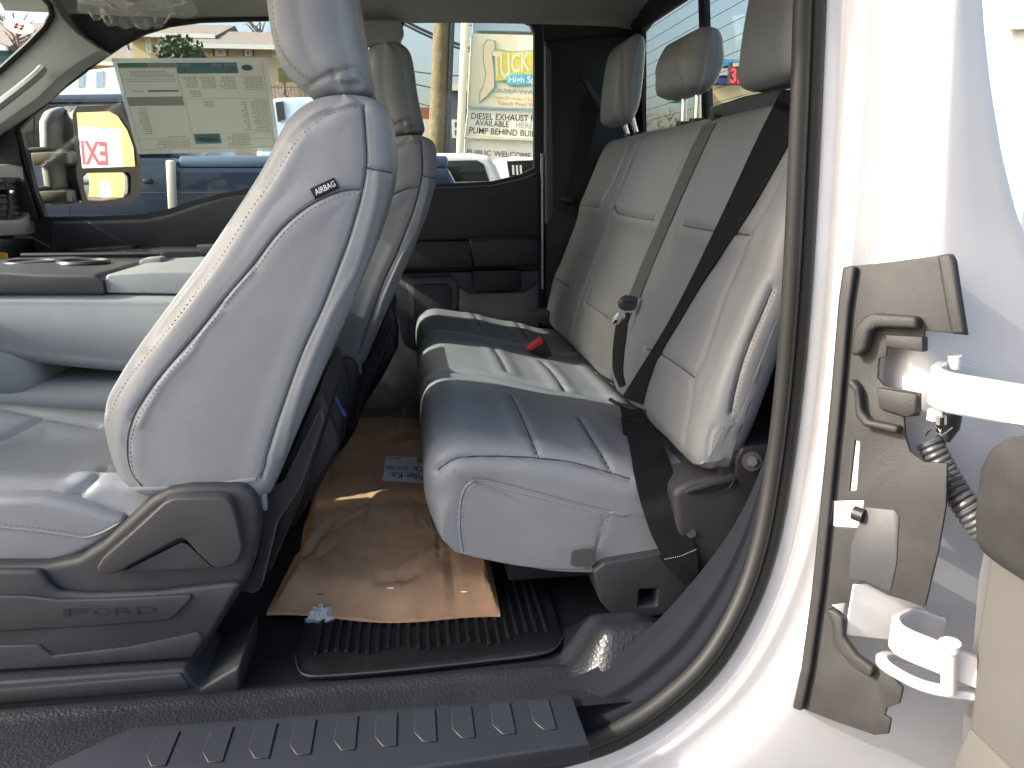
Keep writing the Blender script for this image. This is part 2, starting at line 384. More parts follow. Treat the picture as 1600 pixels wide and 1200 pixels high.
# scuff plate with its treads
sp_px = [(40, 1212), (205, 1136), (500, 1115), (895, 1084), (905, 1115), (922, 1161), (780, 1182), (640, 1202), (400, 1236), (60, 1285)]
sp = P_('scuff_plate', prism([PZ(u, v, 0.044) for u, v in sp_px], (0, 0, -0.03), bevel=0.004, seg=3), 'scuff')
for u, v in ((243, 1199), (332, 1193), (405, 1187), (470, 1181), (540, 1174), (605, 1168), (668, 1161), (728, 1155), (792, 1149), (856, 1142)):
    c = PZ(u, v, 0.044); x, y = c[0], c[1]; yt = 0.992; lean = 0.0
    o = [(x + 0.013, y, 0.0442), (x - 0.006, y + 0.001, 0.0442), (x - 0.018, y + 0.022, 0.0442), (x - 0.018 - lean, yt, 0.0442), (x + 0.013 - lean, yt, 0.0442)]
    mk('tread', *prism(o, (0, 0, 0.0018), bevel=0.0008, seg=1), 'scuff', sp)

# ---- door opening: path of the rubber seal, swept sections
seal_px = [(1266, -90), (1262, 20), (1257, 160), (1251, 300), (1243, 450), (1231, 600), (1215, 730), (1193, 850), (1160, 945), (1110, 1030), (1050, 1090), (985, 1135), (920, 1163), (820, 1187), (640, 1212), (300, 1252), (-150, 1300)]
def sealY(v): return 1.05 - 0.08 * sst(650, 1170, v)
sealP = spline([PY(u, v, sealY(v)) for u, v in seal_px], 150)
tng = np.gradient(sealP, axis=0); tng /= np.linalg.norm(tng, axis=1)[:, None]
outn = np.stack([-tng[:, 2], np.zeros(150), tng[:, 0]], 1); outn /= np.linalg.norm(outn, axis=1)[:, None]
if outn[0, 0] < 0: outn = -outn
def off(r, dy):
    r = np.broadcast_to(r, (150,)); dy = np.broadcast_to(dy, (150,))
    return np.array([sealP[i] + outn[i] * r[i] + np.array([0, dy[i], 0]) for i in range(150)])
zz = sealP[:, 2]
pil = np.array([sst(0.05, 0.45, z) for z in zz])            # 1 on the pillar, 0 on the sill
def band(name, prof, m, fine=6, **k):
    rows = []
    for (r0, d0), (r1, d1) in zip(prof[:-1], prof[1:]):
        for t in np.linspace(0, 1, fine, endpoint=False):
            rows.append(off(np.array(r0) * (1 - t) + np.array(r1) * t, np.array(d0) * (1 - t) + np.array(d1) * t))
    rows.append(off(*prof[-1])); n = 150; V = np.vstack(rows)
    F = [(i * n + j, i * n + j + 1, (i + 1) * n + j + 1, (i + 1) * n + j) for i in range(len(rows) - 1) for j in range(n - 1)]
    return P_(name, (V, F), m, **k)
P_('seal_lip', tube(off(-0.0105, -0.006), 0.0122, 10), 'rubber'); P_('seal_bulb', tube(off(0.0125, -0.002), 0.0115, 10), 'rubber')
ez = [(lambda p: (p[2], p[0]))(PY(u, v, 0.915)) for u, v in ((1545, -60), (1552, 60), (1562, 150), (1578, 250), (1602, 350), (1660, 480), (1760, 640), (1900, 800))]
ez.sort(); eX = np.interp(zz, [e[0] for e in ez], [e[1] for e in ez]); rE = np.maximum(0.14, eX - sealP[:, 0]); rE = np.minimum(rE, 0.60) * pil + 0.95 * (1 - pil)
def rounded(prof, n=5, q=0.3):
    """round the corners of an (r,dy) profile"""
    out = [prof[0]]
    for a, b, c in zip(prof[:-2], prof[1:-1], prof[2:]):
        for t in np.linspace(0, 1, n):
            p = [np.array(b[k]) + (np.array(a[k]) - np.array(b[k])) * q for k in (0, 1)]; s = [np.array(b[k]) + (np.array(c[k]) - np.array(b[k])) * q for k in (0, 1)]
            out.append(tuple((1 - t) ** 2 * p[k] + 2 * t * (1 - t) * np.array(b[k]) + t * t * s[k] for k in (0, 1)))
    out.append(prof[-1]); return out
dm = np.array([0.42 + 0.58 * sst(0.12, 0.55, z) for z in zz])          # the jamb is shallower low down
white_prof = [(0.018, 0.012 + 0 * dm), (0.024, -0.004 * dm), (0.050, -0.001 * dm), (0.055, -0.040 * dm), (0.097, -0.034 * dm), (0.112, -0.128 * dm), (rE, -0.120 * dm), (rE + 0.012, -0.10 * dm), (rE + 0.014, -0.03 * dm)]
band('door_jamb', rounded(white_prof, q=0.22), 'white', fine=2, angle=30)
# inner sill trim that follows the seal round the lower corner
q = np.array([sst(-0.05, 0.22, p[0]) for p in sealP]) * (1 - pil)
trim_prof = [(-0.012, 0.004), (-0.013 - 0.010 * q, 0.006 + 0.004 * q), (-0.013 - 0.018 * q, 0.007 + 0.018 * q), (-0.013 - 0.034 * q, 0.008 + 0.022 * q), (-0.013 - 0.042 * q, 0.009 + 0.040 * q), (-0.013 - 0.058 * q, 0.010 + 0.058 * q)]
band('sill_trim', rounded(trim_prof, q=0.25), 'sill', fine=2, angle=70)

# ---- far side: doors, pillars, glass
FY = 2.87
fd = mk('passenger_door', *pxprism([(-90, 690), (-90, 222), (0, 155), (58, 108), (92, 72), (100, 40), (98, -60), (575, -60), (575, 690)], FY, 0.035,
        holes=[[(70, 339), (54, 300), (29, 200), (46, 180), (96, 136), (146, 98), (187, 70), (222, 52), (260, 40), (310, 33), (420, 30), (520, 34), (560, 54), (560, 300), (440, 285), (400, 292), (350, 301), (300, 314), (265, 326), (225, 334), (150, 338)]]), 'trim', cab)
mk('window_pane', *pxprism([(10, 345), (10, 150), (250, 30), (572, 30), (572, 345)], FY + 0.015, 0.004), 'glass', fd)
mk('upper_trim', *pxprism([(74, 347), (225, 343), (265, 335), (302, 322), (350, 309), (420, 298), (500, 300), (500, 392), (200, 392), (78, 398)], 2.825, 0.05, bevel=0.012, seg=4), 'trim', fd)
mk('armrest', *pxprism([(66, 398), (205, 390), (420, 386), (500, 386), (500, 430), (60, 440)], 2.72, 0.15, bevel=0.012, seg=4), 'trim', fd)
mk('switch_panel', *pxprism([(110, 390), (205, 384), (212, 392), (108, 397)], 2.74, 0.10, bevel=0.003), 'black', fd)
mk('door_pull', *pxprism([(305, 383), (420, 378), (420, 398), (315, 400)], 2.705, 0.03, bevel=0.006), 'plastic2', fd)
mk('sail_trim', *pxprism([(-10, 200), (22, 205), (34, 260), (60, 345), (40, 345), (-10, 300)], 2.845, 0.03, bevel=0.006), 'trim', fd)
mk('glass_run', *tube([PY(u, v, 2.862) for u, v in [(68, 340), (52, 300), (28, 200), (46, 179), (96, 135), (146, 97), (187, 69), (222, 51), (260, 39), (310, 32), (420, 29), (520, 33)]], 0.008, 6), 'rubber', fd)

rd = mk('far_rear_door', *pxprism([(577, -60), (848, -60), (848, 690), (577, 690)], FY, 0.035,
        holes=[[(627, 44), (634, 33), (815, 32), (829, 38), (835, 52), (835, 262), (812, 273), (770, 283), (690, 287), (627, 287)]]), 'black', cab)
mk('window_pane', *pxprism([(600, 300), (600, 20), (842, 20), (842, 300)], FY + 0.015, 0.004), 'glass_dark', rd)
mk('upper_trim', *pxprism([(596, 296), (690, 293), (772, 289), (815, 279), (843, 268), (843, 374), (596, 380)], 2.825, 0.05, bevel=0.012, seg=4), 'trim', rd)
mk('armrest', *pxprism([(590, 381), (738, 379), (740, 417), (590, 421)], 2.75, 0.11, bevel=0.010, seg=4), 'trim', rd)
mk('armrest_pad', *pxprism([(733, 374), (843, 372), (843, 414), (742, 417)], 2.74, 0.12, bevel=0.010, seg=4), 'black', rd)
mk('lower_panel', *pxprism([(590, 427), (843, 423), (843, 670), (590, 670)], 2.835, 0.04, bevel=0.006), 'trim_grey', rd)
mk('speaker_frame', *pxprism([(636, 434), (704, 431), (715, 443), (715, 560), (640, 570)], 2.822, 0.02, bevel=0.006), 'trim_grey', rd)
mk('speaker_grille', *pxprism([(646, 445), (698, 443), (706, 452), (706, 550), (650, 560)], 2.814, 0.012, bevel=0.004), 'trim', rd)
mk('pull_cup', *pxprism([(737, 423), (815, 422), (815, 451), (741, 455)], 2.79, 0.04, bevel=0.004), 'black', rd)
mk('map_pocket', *pxprism([(718, 448), (735, 459), (822, 455), (842, 440), (842, 520), (718, 520)], 2.80, 0.04, bevel=0.008), 'trim_grey', rd)
mk('step_trim', *pxprism([(560, 490), (620, 480), (632, 540), (660, 556), (660, 690), (540, 690)], 2.78, 0.05, bevel=0.01), 'trim_grey', rd)
P_('body_gap_edge', pxprism([(845.5, 240), (848.5, 240), (849, 452), (846, 452)], 2.825, 0.02), 'white')
P_('corner_wall', pxprism([(849, -60), (1010, -60), (1010, 640), (849, 640)], 2.872, 0.03), 'black')
P_('corner_trim', pxprism([(851, 62), (985, 52), (985, 600), (851, 600)], 2.835, 0.07, bevel=0.01, seg=3), 'trim')
P_('corner_lit_strip', pxprism([(852, 70), (862, 80), (866, 330), (858, 350), (852, 350)], 2.815, 0.03, bevel=0.006, seg=3), 'trim_grey')  # lighter grey sliver paints the sunlit strip on the corner trim
P_('pillar_trim', pxprism([(548, 30), (626, 30), (632, 52), (624, 66), (548, 72)], 2.80, 0.06, bevel=0.012, seg=3), 'headliner')

# windscreen pillar of the far side, with grab handle
ap = P_('windscreen_pillar', pxprism([(-60, 152), (0, 114), (45, 72), (72, 45), (84, 24), (80, 6), (70, -20), (96, 26), (118, 50), (158, 78), (120, 100), (90, 124), (60, 153), (0, 196), (-60, 240)], 2.77, 0.09, bevel=0.014, seg=4), 'grey_light')
mk('grab_handle', *tube(spline([PY(u, v, Y) for u, v, Y in ((-40, 200, 2.75), (-30, 186, 2.70), (0, 163, 2.68), (30, 140, 2.68), (58, 117, 2.70), (66, 108, 2.75))], 30), 0.014, 8), 'grey_light', ap)
P_('windscreen_seal', tube([PY(u, v, 2.765) for u, v in ((-60, 148), (0, 110), (45, 69), (70, 43), (81, 24), (78, 8), (60, -12), (20, -25))], 0.009, 6), 'rubber')
wsn = np.cross((0, 1, 0), (-0.70, 0, -0.55)); wp0 = (-1.27, 2.0, 1.42)
V = [(-1.27, 0.98, 1.42), (-1.27, 2.86, 1.42), (-1.97, 2.86, 0.87), (-1.97, 0.98, 0.87)]
ws = mk('windscreen', *prism(V, (-0.003, 0, 0.004)), 'glass', cab)

# headliner with the curve down to the far doors
def hl(i, j):
    x = -1.26 + 2.12 * i; prof = [(2.868, 1.338), (2.855, 1.352), (2.82, 1.372), (2.74, 1.395), (2.60, 1.41), (2.2, 1.425), (1.6, 1.43), (1.2, 1.41), (1.06, 1.36)]
    k = j * (len(prof) - 1); a = int(min(k, len(prof) - 2)); t = k - a
    y = prof[a][0] * (1 - t) + prof[a + 1][0] * t; z = prof[a][1] * (1 - t) + prof[a + 1][1] * t
    return (x, y, z + 0.006 * math.sin(3 * x) - 0.05 * sst(0.72, 0.88, x) * sst(1.3, 1.4, z))
V, F = grid(hl, 60, 60); P_('headliner', (V, F), 'headliner')
V, F = box((-0.2, 1.95, 1.475), (2.2, 1.9, 0.05), 0.02); P_('roof_skin', (V, F), 'white')

P_('roof_rail', box((-0.22, 1.02, 1.40), (2.14, 0.09, 0.16), 0.02), 'white')  # near side rail out of view, put in to shade the near backrest
P_('near_windscreen_pillar', tube([(-1.22, 1.055, 1.42), (-1.60, 1.05, 1.14), (-2.0, 1.04, 0.84)], 0.068, 12), 'white')  # out of view; thickness set for its shadow on the driver seat
# back wall with the sliding rear window
def RW(y, z): return (0.805 + 0.10 * (1.32 - z), y, z)
wall_o = [RW(1.15, -0.05), RW(2.90, -0.05), RW(2.90, 1.42), RW(1.15, 1.42)]
hole = [RW(1.24, 0.955), RW(1.24, 1.28), RW(1.28, 1.315), RW(2.74, 1.315), RW(2.785, 1.28), RW(2.785, 0.97), RW(2.75, 0.955)]
P_('back_wall', prism(wall_o, (0.012, 0, 0), [hole]), 'black')
rwin = mk('rear_window', *prism([RW(1.20, 0.94), RW(2.82, 0.94), RW(2.82, 1.33), RW(1.20, 1.33)], (0.004, 0, 0)), 'glass_dark', cab)
rwin.location.x += 0.014
for yy in (2.215, 1.58): mk('window_bar', *prism([RW(yy, 0.95), RW(yy + 0.045, 0.95), RW(yy + 0.045, 1.32), RW(yy, 1.32)], (0.02, 0, 0), bevel=0.004), 'black', rwin)
V, F = join(*[tube([np.array(RW(1.22, z)) + (0.001, 0, 0), np.array(RW(2.79, z)) + (0.001, 0, 0)], 0.0008, 4) for z in np.arange(0.985, 1.31, 0.036)])
mk('defroster_wire', V, F, 'seam', rwin, kind='stuff')
V = [PY(u, v, 2.86) for u, v in ((985, 48), (990, 30), (1060, -10))]
P_('window_header', tube([RW(2.80, 1.335), RW(1.2, 1.335)], 0.022, 8), 'black')

P_('firewall', box((-1.72, 1.95, 0.36), (0.06, 1.9, 0.86), 0.01), 'black')
# dashboard end with vent, on the plane x = -1.3
DX = -1.30
dash = mk('dashboard', *prism([(DX - 0.01, 1.05, 0.50), (DX - 0.01, 2.80, 0.50), (DX - 0.01, 2.80, 0.80), (DX - 0.06, 2.80, 0.86), (DX - 0.06, 1.05, 0.86), (DX - 0.01, 1.05, 0.80)], (-0.5, 0, -0.02)), 'trim', cab)
bez_o = [PX(u, v, DX) for u, v in ((-120, 262), (0, 257), (20, 260), (34, 272), (44, 300), (52, 325), (62, 347), (61, 358), (50, 365), (0, 368), (-120, 372))]
bez_h = [PX(u, v, DX) for u, v in ((-90, 277), (17, 278), (25, 286), (32, 306), (34, 324), (28, 337), (16, 343), (-90, 348))]
bz = mk('vent_bezel', *prism(bez_o, (0.03, 0, 0), [bez_h], bevel=0.004), 'grey_light', dash)
for v in (284, 295, 306, 317, 328, 338):
    a = PX(-60, v, DX - 0.004); b = PX(38, v, DX - 0.004); c = (a + b) / 2
    mk('vent_slat', *box(c, (0.03, abs(b[1] - a[1]), 0.008), 0.002), 'black', dash)
mk('vent_tab', *box(PX(17, 300, DX + 0.012), (0.02, 0.05, 0.014), 0.004), 'chrome', dash)
mk('vent_ring', *tube([PX(4, 275, DX + .012), PX(12, 295, DX + .012), PX(16, 318, DX + .012), PX(12, 345, DX + .012)], 0.006, 6), 'trim_grey', dash)
mk('knee_panel', *prism([PX(u, v, DX) for u, v in ((-120, 376), (50, 372), (64, 382), (66, 404), (60, 430), (-120, 450))], (0.02, 0, 0), bevel=0.006), 'trim', dash)
mk('chrome_accent', *prism([PX(u, v, DX + 0.03) for u, v in ((36, 290), (44, 289), (53, 304), (45, 306))], (0.004, 0, 0)), 'chrome', dash)
ht = tag(mk('hang_tag', *prism([PX(u, v, -1.22) for u, v in ((-14, 393), (10, 395), (16, 424), (-14, 430))], (0.002, 0, 0)), 'paper'), 'white paper tag with a yellow warning band hanging from the dashboard', 'tag')
mk('warning_band', *prism([PX(u, v, -1.217) for u, v in ((-14, 393), (10, 395), (12, 404), (-14, 405))], (0.001, 0, 0)), 'yellow', ht)
for k in range(4): mk('text_line', *prism([PX(u, v + 4.6 * k, -1.217) for u, v in ((-13, 409), (11, 408), (11, 409.5), (-13, 410.5))], (0.001, 0, 0)), 'ink', ht)

# ---- hinge side of the near opening: black cover, hinges, the open half door, its wiring
HN = (0.105, 0.070, -0.013); HP = (0.588, 0.975, 0.5)
def H(u, v, d=0.0): p = PP(u, v, HP, HN); n = np.array(HN) / np.linalg.norm(HN); return p - n * d
def HL(px, d=0.0): return [H(u, v, d) for u, v in px]
cover_px = [(1322, 417), (1400, 408), (1488, 396), (1494, 408), (1503, 470), (1512, 524), (1444, 516), (1444, 550), (1386, 541), (1384, 558), (1373, 560), (1371, 590), (1381, 603), (1438, 615), (1436, 650), (1412, 652), (1414, 680), (1422, 706), (1444, 722), (1480, 724), (1478, 790), (1466, 860), (1445, 948),
            (1386, 930), (1350, 911), (1336, 913), (1332, 940), (1296, 946), (1312, 958), (1313, 1000), (1338, 1032), (1364, 1056), (1372, 1036), (1411, 1075), (1405, 1100), (1386, 1106), (1382, 1118), (1392, 1124), (1388, 1147), (1366, 1149), (1300, 1126), (1243, 1103), (1256, 1042), (1273, 920), (1286, 793), (1302, 625), (1315, 467)]
slot = [(1336, 688), (1343, 690), (1338, 766), (1327, 768)]
sq = [(1301, 783), (1350, 782), (1348, 826), (1300, 823)]
nrm = np.array(HN) / np.linalg.norm(HN)
hc = P_('hinge_cover', prism(HL(cover_px), nrm * 0.006, [HL(slot), HL(sq)], bevel=0.0015, seg=2), 'cover')
def rim(name, px, r, d=0.004, m='cover'): return mk(name, *tube(spline(HL(px, d), 40), r, 8), m, hc)
mk('cover_flange', *prism(HL([(1322, 417), (1342, 415), (1332, 480), (1318, 640), (1302, 800), (1288, 930), (1272, 1042), (1258, 1108), (1243, 1103), (1256, 1042), (1273, 920), (1286, 793), (1302, 625), (1315, 467)], 0.012), nrm * 0.012, bevel=0.004, seg=3), 'cover', hc)
mk('cover_visor', *prism(HL([(1345, 512), (1358, 497), (1372, 489), (1442, 494), (1443, 513), (1380, 511), (1368, 518), (1362, 545), (1350, 556), (1338, 552)], 0.022), nrm * 0.022, bevel=0.005, seg=3), 'cover', hc)
mk('pocket_lip', *prism(HL([(1386, 523), (1444, 526), (1444, 550), (1386, 541)], 0.006), nrm * 0.02, bevel=0.002), 'cover', hc)
mk('pocket_lip', *prism(HL([(1372, 604), (1436, 615), (1436, 646), (1420, 652), (1376, 638)], 0.008), nrm * 0.02, bevel=0.004), 'cover', hc)
mk('pocket_shelf', *prism(HL([(1338, 590), (1350, 604), (1354, 640), (1366, 655), (1412, 664), (1409, 676), (1356, 664), (1345, 648), (1342, 610), (1332, 598)], 0.018), nrm * 0.018, bevel=0.004, seg=3), 'cover', hc)
mk('cover_panel', *prism(HL([(1352, 792), (1398, 796), (1406, 806), (1402, 880), (1392, 925), (1352, 908), (1326, 906), (1330, 850)], 0.002), nrm * 0.004, bevel=0.002), 'plastic', hc)
mk('pocket_shelf', *prism(HL([(1296, 948), (1310, 950), (1324, 962), (1324, 992), (1344, 1020), (1372, 1040), (1366, 1056), (1336, 1036), (1308, 1004), (1306, 968)], 0.014), nrm * 0.014, bevel=0.004, seg=3), 'cover', hc)
mk('cover_top_rib', *prism(HL([(1468, 400), (1488, 396), (1494, 408), (1503, 470), (1511, 522), (1490, 522), (1480, 470)], 0.010), nrm * 0.010, bevel=0.004, seg=3), 'cover', hc)
mk('cover_clip', *tube([H(1336, 800, 0.004), H(1352, 806, 0.004)], 0.010, 10), 'black', hc)

def bar(path, h, th, bevel=0.003):
    """flat bar of height h bent along a horizontal path"""
    P = spline(path, 40); t = np.gradient(P, axis=0); t /= np.linalg.norm(t, axis=1)[:, None]; n = np.cross(t, (0, 0, 1)); V = []; F = []
    for p, k in zip(P, n):
        k = k / np.linalg.norm(k)
        sec = [(-1, -.5), (-1, .5), (1, .5), (1, -.5)]
        e = bevel
        for a, b in ((-th + e, -h / 2), (-th, -h / 2 + e), (-th, h / 2 - e), (-th + e, h / 2), (th - e, h / 2), (th, h / 2 - e), (th, -h / 2 + e), (th - e, -h / 2)): V.append(p + k * a + np.array([0, 0, b]))
    for i in range(39):
        for j in range(8): F.append((i * 8 + j, i * 8 + (j + 1) % 8, (i + 1) * 8 + (j + 1) % 8, (i + 1) * 8 + j))
    F.append(list(range(8))[::-1]); F.append([39 * 8 + j for j in range(8)]); return np.array(V), F
def hinge(path_px, h, extra, nm):
    o = P_('door_hinge', bar([PY(u, v, Y) for u, v, Y in path_px], h, 0.006), 'white'); return o
h1 = hinge([(1520, 600, 0.93), (1488, 592, 0.925), (1466, 594, 0.895), (1460, 602, 0.862), (1478, 612, 0.835), (1530, 622, 0.81), (1600, 634, 0.785), (1680, 645, 0.77)], 0.050, None, 'upper')
mk('hinge_knuckle', *tube([PY(1492, 555, .90), PY(1490, 575, .90)], 0.009, 12), 'white', h1)
mk('hinge_bolt', *tube([PY(1462, 640, .88), PY(1460, 656, .88)], 0.010, 6), 'white', h1); mk('hinge_bolt', *tube([PY(1470, 650, .87), PY(1470, 662, .87)], 0.007, 8), 'chrome', h1)
h2 = hinge([(1470, 985, 0.885), (1430, 972, 0.875), (1408, 978, 0.852), (1398, 988, 0.83), (1412, 1004, 0.812), (1470, 1028, 0.79), (1530, 1052, 0.77), (1600, 1080, 0.755)], 0.043, None, 'lower')
mk('check_arm', *bar([PY(u, v, Y) for u, v, Y in ((1420, 1032, 0.87), (1392, 1026, 0.855), (1378, 1030, 0.835), (1392, 1046, 0.815), (1450, 1074, 0.79), (1540, 1088, 0.77))], 0.012, 0.008), 'white', h2)
mk('hinge_pin', *tube([PY(1484, 1004, 0.772), PY(1482, 1080, 0.775)], 0.0095, 12), 'white', h2); mk('hinge_pin_head', *tube([PY(1484, 1004, 0.772), PY(1484, 1014, 0.772)], 0.013, 12), 'white', h2)
P_('hinge_bracket', prism([PY(u, v, 0.90) for u, v in ((1335, 915), (1352, 912), (1445, 950), (1440, 1010), (1396, 1000), (1322, 992))], (0, 0.004, 0)), 'white')

od = mk('open_rear_door', *prism([PY(u, v, 0.775) for u, v in ((1546, 845), (1560, 770), (1700, 700), (1900, 740), (1900, 1500), (1560, 1400), (1512, 1175), (1510, 1150), (1521, 1000))], (0.0, -0.40, 0.0), bevel=0.012, seg=4), 'door_trim', cab)
mk('door_bolster', *prism([PY(u, v, 0.768) for u, v in ((1517, 850), (1516, 800), (1524, 730), (1540, 694), (1570, 678), (1620, 672), (1700, 690), (1700, 930), (1600, 915), (1545, 872))], (0.0, -0.40, 0.0), bevel=0.014, seg=4), 'cover', od)
mk('door_skin', *prism([PY(u, v, 0.80) for u, v in ((1575, 690), (1700, 700), (1700, 1400), (1500, 1300), (1505, 1130), (1514, 1090), (1530, 900))], (0.05, 0.02, 0)), 'white', od)
mk('door_lower_trim', *prism([PY(u, v, 0.772) for u, v in ((1512, 1130), (1560, 1185), (1600, 1260), (1500, 1260), (1482, 1230), (1490, 1180))], (0.0, -0.30, 0.0), bevel=0.008, seg=3), 'door_trim', od)
mk('pull_recess', *prism([PY(u, v, 0.765) for u, v in ((1588, 1012), (1600, 995), (1640, 985), (1640, 1060), (1600, 1040), (1588, 1030))], (0.0, 0.02, 0.0), bevel=0.004), 'black', od)

# coiled wiring loom between body and door
pc = spline([PY(u, v, Y) for u, v, Y in ((1452, 690, 0.90), (1462, 712, 0.89), (1480, 745, 0.875), (1505, 785, 0.85), (1540, 835, 0.825))], 200)
tt = np.gradient(pc, axis=0); tt /= np.linalg.norm(tt, axis=1)[:, None]; hx = []
for i in range(200 * 3):
    k = i / 3; a = int(min(k, 198)); p = pc[a] * (1 - k + a) + pc[a + 1] * (k - a); t = tt[a]; s = np.cross(t, (0, 1, 0)); s /= np.linalg.norm(s); w = np.cross(t, s); ph = 2 * math.pi * i / 600 * 17
    hx.append(p + (s * math.cos(ph) + w * math.sin(ph)) * 0.0135)
P_('wiring_loom', tube(hx, 0.0044, 8), 'plastic2')
P_('loom_clip', join(tube(spline([PY(u, v, 0.88) for u, v in ((1458, 650), (1464, 668), (1473, 682), (1455, 672), (1445, 682))], 20), 0.0012, 6), tube(spline([PY(u, v, 0.88) for u, v in ((1468, 645), (1472, 665), (1470, 680), (1488, 668))], 20), 0.0012, 6)), 'chrome')
P_('loom_grommet', tube([PY(1484, 640, .90), PY(1480, 668, .895), PY(1476, 690, .89)], [0.016, 0.015, 0.006], 12), 'black')
P_('loom_end', prism([PY(u, v, 0.84) for u, v in ((1543, 905), (1551, 880), (1556, 882), (1549, 935), (1541, 935))], (0, 0.01, 0), bevel=0.002), 'plastic2')

# sun visor still in its clear film, above the far front window
sv = tag(mk('sun_visor', *prism([PY(u, v, 2.60) for u, v in ((120, -60), (300, -60), (290, 8), (240, 20), (190, 14), (150, -10))], (0, -0.30, 0.03), bevel=0.012, seg=3), 'headliner'), 'folded grey sun visor under the headliner, still wrapped in clear film', 'sun visor')
def film(i, j):
    p = PY(128 + 175 * i, -40 + (58 + 22 * math.sin(math.pi * i)) * j, 2.30 + 0.06 * math.sin(2 * j)); n = noise.noise_vector(Vector((i * 7, j * 5, 3))) * 0.028 + noise.noise_vector(Vector((i * 19, j * 15, 1))) * 0.012
    return p + np.array(n)
V, F = grid(film, 44, 24); mk('clear_film', V, F, 'film', sv, angle=8)

# ================================================================== FRONT SEATS
GS = 'front bucket seats'
seat = thing('front_seat', 'grey leather driver seat with charcoal side shield, nearest the open doorway', 'seat', (-0.40, 1.44, 0.0), GS)
SY0, SY1 = 1.20, 1.68
fr = XZ([(196, 772), (172, 745), (157, 705), (152, 668), (158, 630), (178, 592), (207, 545), (240, 499), (275, 452), (310, 405), (347, 350), (382, 297), (410, 250), (428, 212), (446, 182), (470, 160), (498, 149), (530, 145)], SY0 + 0.012)
bk = XZ([(420, 778), (437, 742), (458, 690), (482, 632), (508, 570), (538, 500), (566, 432), (590, 366), (606, 310), (613, 272), (615, 225), (611, 185), (600, 163), (580, 151), (560, 146), (545, 145)], SY0 + 0.012)
V, F = loft(fr, bk, SY0, SY1, N=250, rf=0.055, rb=0.032, n1=160, top=0.07, bulge=0.006)
T = bvh(V, F)
s1 = [(196, 768), (175, 744), (160, 708), (159, 677), (168, 642), (189, 600), (217, 562), (252, 520), (287, 474), (315, 436), (350, 385), (385, 328), (421, 278), (452, 227), (480, 196), (515, 175), (554, 166), (569, 164)]
s2 = [(564, 296), (533, 299), (498, 313), (463, 336), (431, 367), (400, 408), (385, 426), (350, 467), (315, 512), (280, 553), (245, 595), (217, 636), (203, 668), (199, 705), (206, 738), (222, 760)]
s3 = [(568, 164), (571, 210), (573, 245), (571, 270), (564, 308), (547, 367), (533, 406), (505, 478), (473, 548), (445, 625), (424, 688), (408, 748)]
s4 = [(571, 262), (590, 266), (612, 270)]
s5 = [(590, 267), (585, 315), (568, 378), (554, 422), (515, 495), (470, 604), (440, 712)]
L1, L2, L3, L4, L5 = [castline(T, s) for s in (s1, s2, s3, s4, s5)]
V = carve(V, F, [L1, L2, L3, L4], 0.0042, 0.0028, puff=0.0018, puffw=0.034)
V = carve(V, F, [L5], -0.005, 0.004)
# creases in the leather along the inner seam
cr = [castline(T, s) for s in ([(392, 425), (372, 446), (352, 470)], [(345, 488), (318, 520), (300, 548)], [(303, 545), (270, 580), (246, 610)], [(248, 610), (232, 636), (218, 664)], [(216, 664), (250, 640), (290, 628)])]
V = carve(V, F, cr[:4], -0.0026, 0.006); V = carve(V, F, cr[:2], 0.0012, 0.018)
nz = np.array([noise.noise(Vector(v) * 7.0) for v in V]); V = V + vnormals(V, F) * (nz * 0.0014)[:, None]
mk('backrest', V, F, 'leather', seat, angle=75)
T2 = bvh(V, F)
def offs(l, px): return l
st1 = castline(T2, [(u + 5, v + 2) for u, v in s1]); st2 = castline(T2, [(u + 5, v + 5) for u, v in s2])
mk('stitching', *stitches([st1, st2], None), 'thread', seat, kind='stuff')
mk('seam_shade', *join(*[tube(l, 0.0011, 5) for l in [castline(T2, s) for s in (s2, s3, s4)]]), 'seam', seat, kind='stuff')  # dark tubes paint the shade that gathers in the seams
mk('edge_piping', *tube(castline(T2, [(200, 764), (260, 763), (330, 757), (400, 749)]), 0.0035, 6), 'leather', seat)
mk('cover_tab', *prism([PY(u, v, SY0 + .01) for u, v in ((398, 752), (408, 750), (416, 772), (418, 798), (411, 800), (404, 778))], (0, 0.012, 0), bevel=0.003), 'leather', seat)
tq = [(484, 295), (522, 277), (531, 294), (493, 312)]
on = lambda o: (lambda u, v: cast(T2, u, v, o))
at_ = patch('airbag_tag', tq, on(0.0025), 'tag', seat, 12, 6); write('airbag_lettering', 'AIRBAG', [(490, 296.5), (521, 282), (525, 290.5), (494, 305.5)], on(0.0035), 'airbag_ink', at_, bold=0.012)
# head restraint
HY0, HY1 = 1.30, 1.58
hf = XZ([(486, 152), (470, 138), (448, 116), (432, 88), (422, 50), (416, 10), (412, -40), (420, -90), (450, -110)], HY0 + 0.02)
hb = XZ([(575, 148), (583, 138), (577, 110), (568, 62), (560, 20), (553, -30), (540, -80), (510, -110), (480, -115)], HY0 + 0.02)
V, F = loft(hf, hb, HY0, HY1, N=80, rf=0.05, rb=0.03, n1=60, top=0.06, bot=0.03, bulge=0.006); T3 = bvh(V, F)
hl1 = castline(T3, [(421, 0), (424, 30), (430, 65), (442, 92), (462, 114), (488, 134)]); hl2 = castline(T3, [(482, 135), (500, 124), (519, 116), (540, 109), (556, 108), (572, 120), (580, 138)])
V = carve(V, F, [hl1, hl2], 0.005, 0.004, puff=0.002, puffw=0.04)
V = carve(V, F, [castline(T3, [(520, 118), (526, 130), (540, 134), (560, 132)])], 0.006, 0.008)
hr = mk('headrest', V, F, 'leather', seat, angle=75); T3 = bvh(V, F)
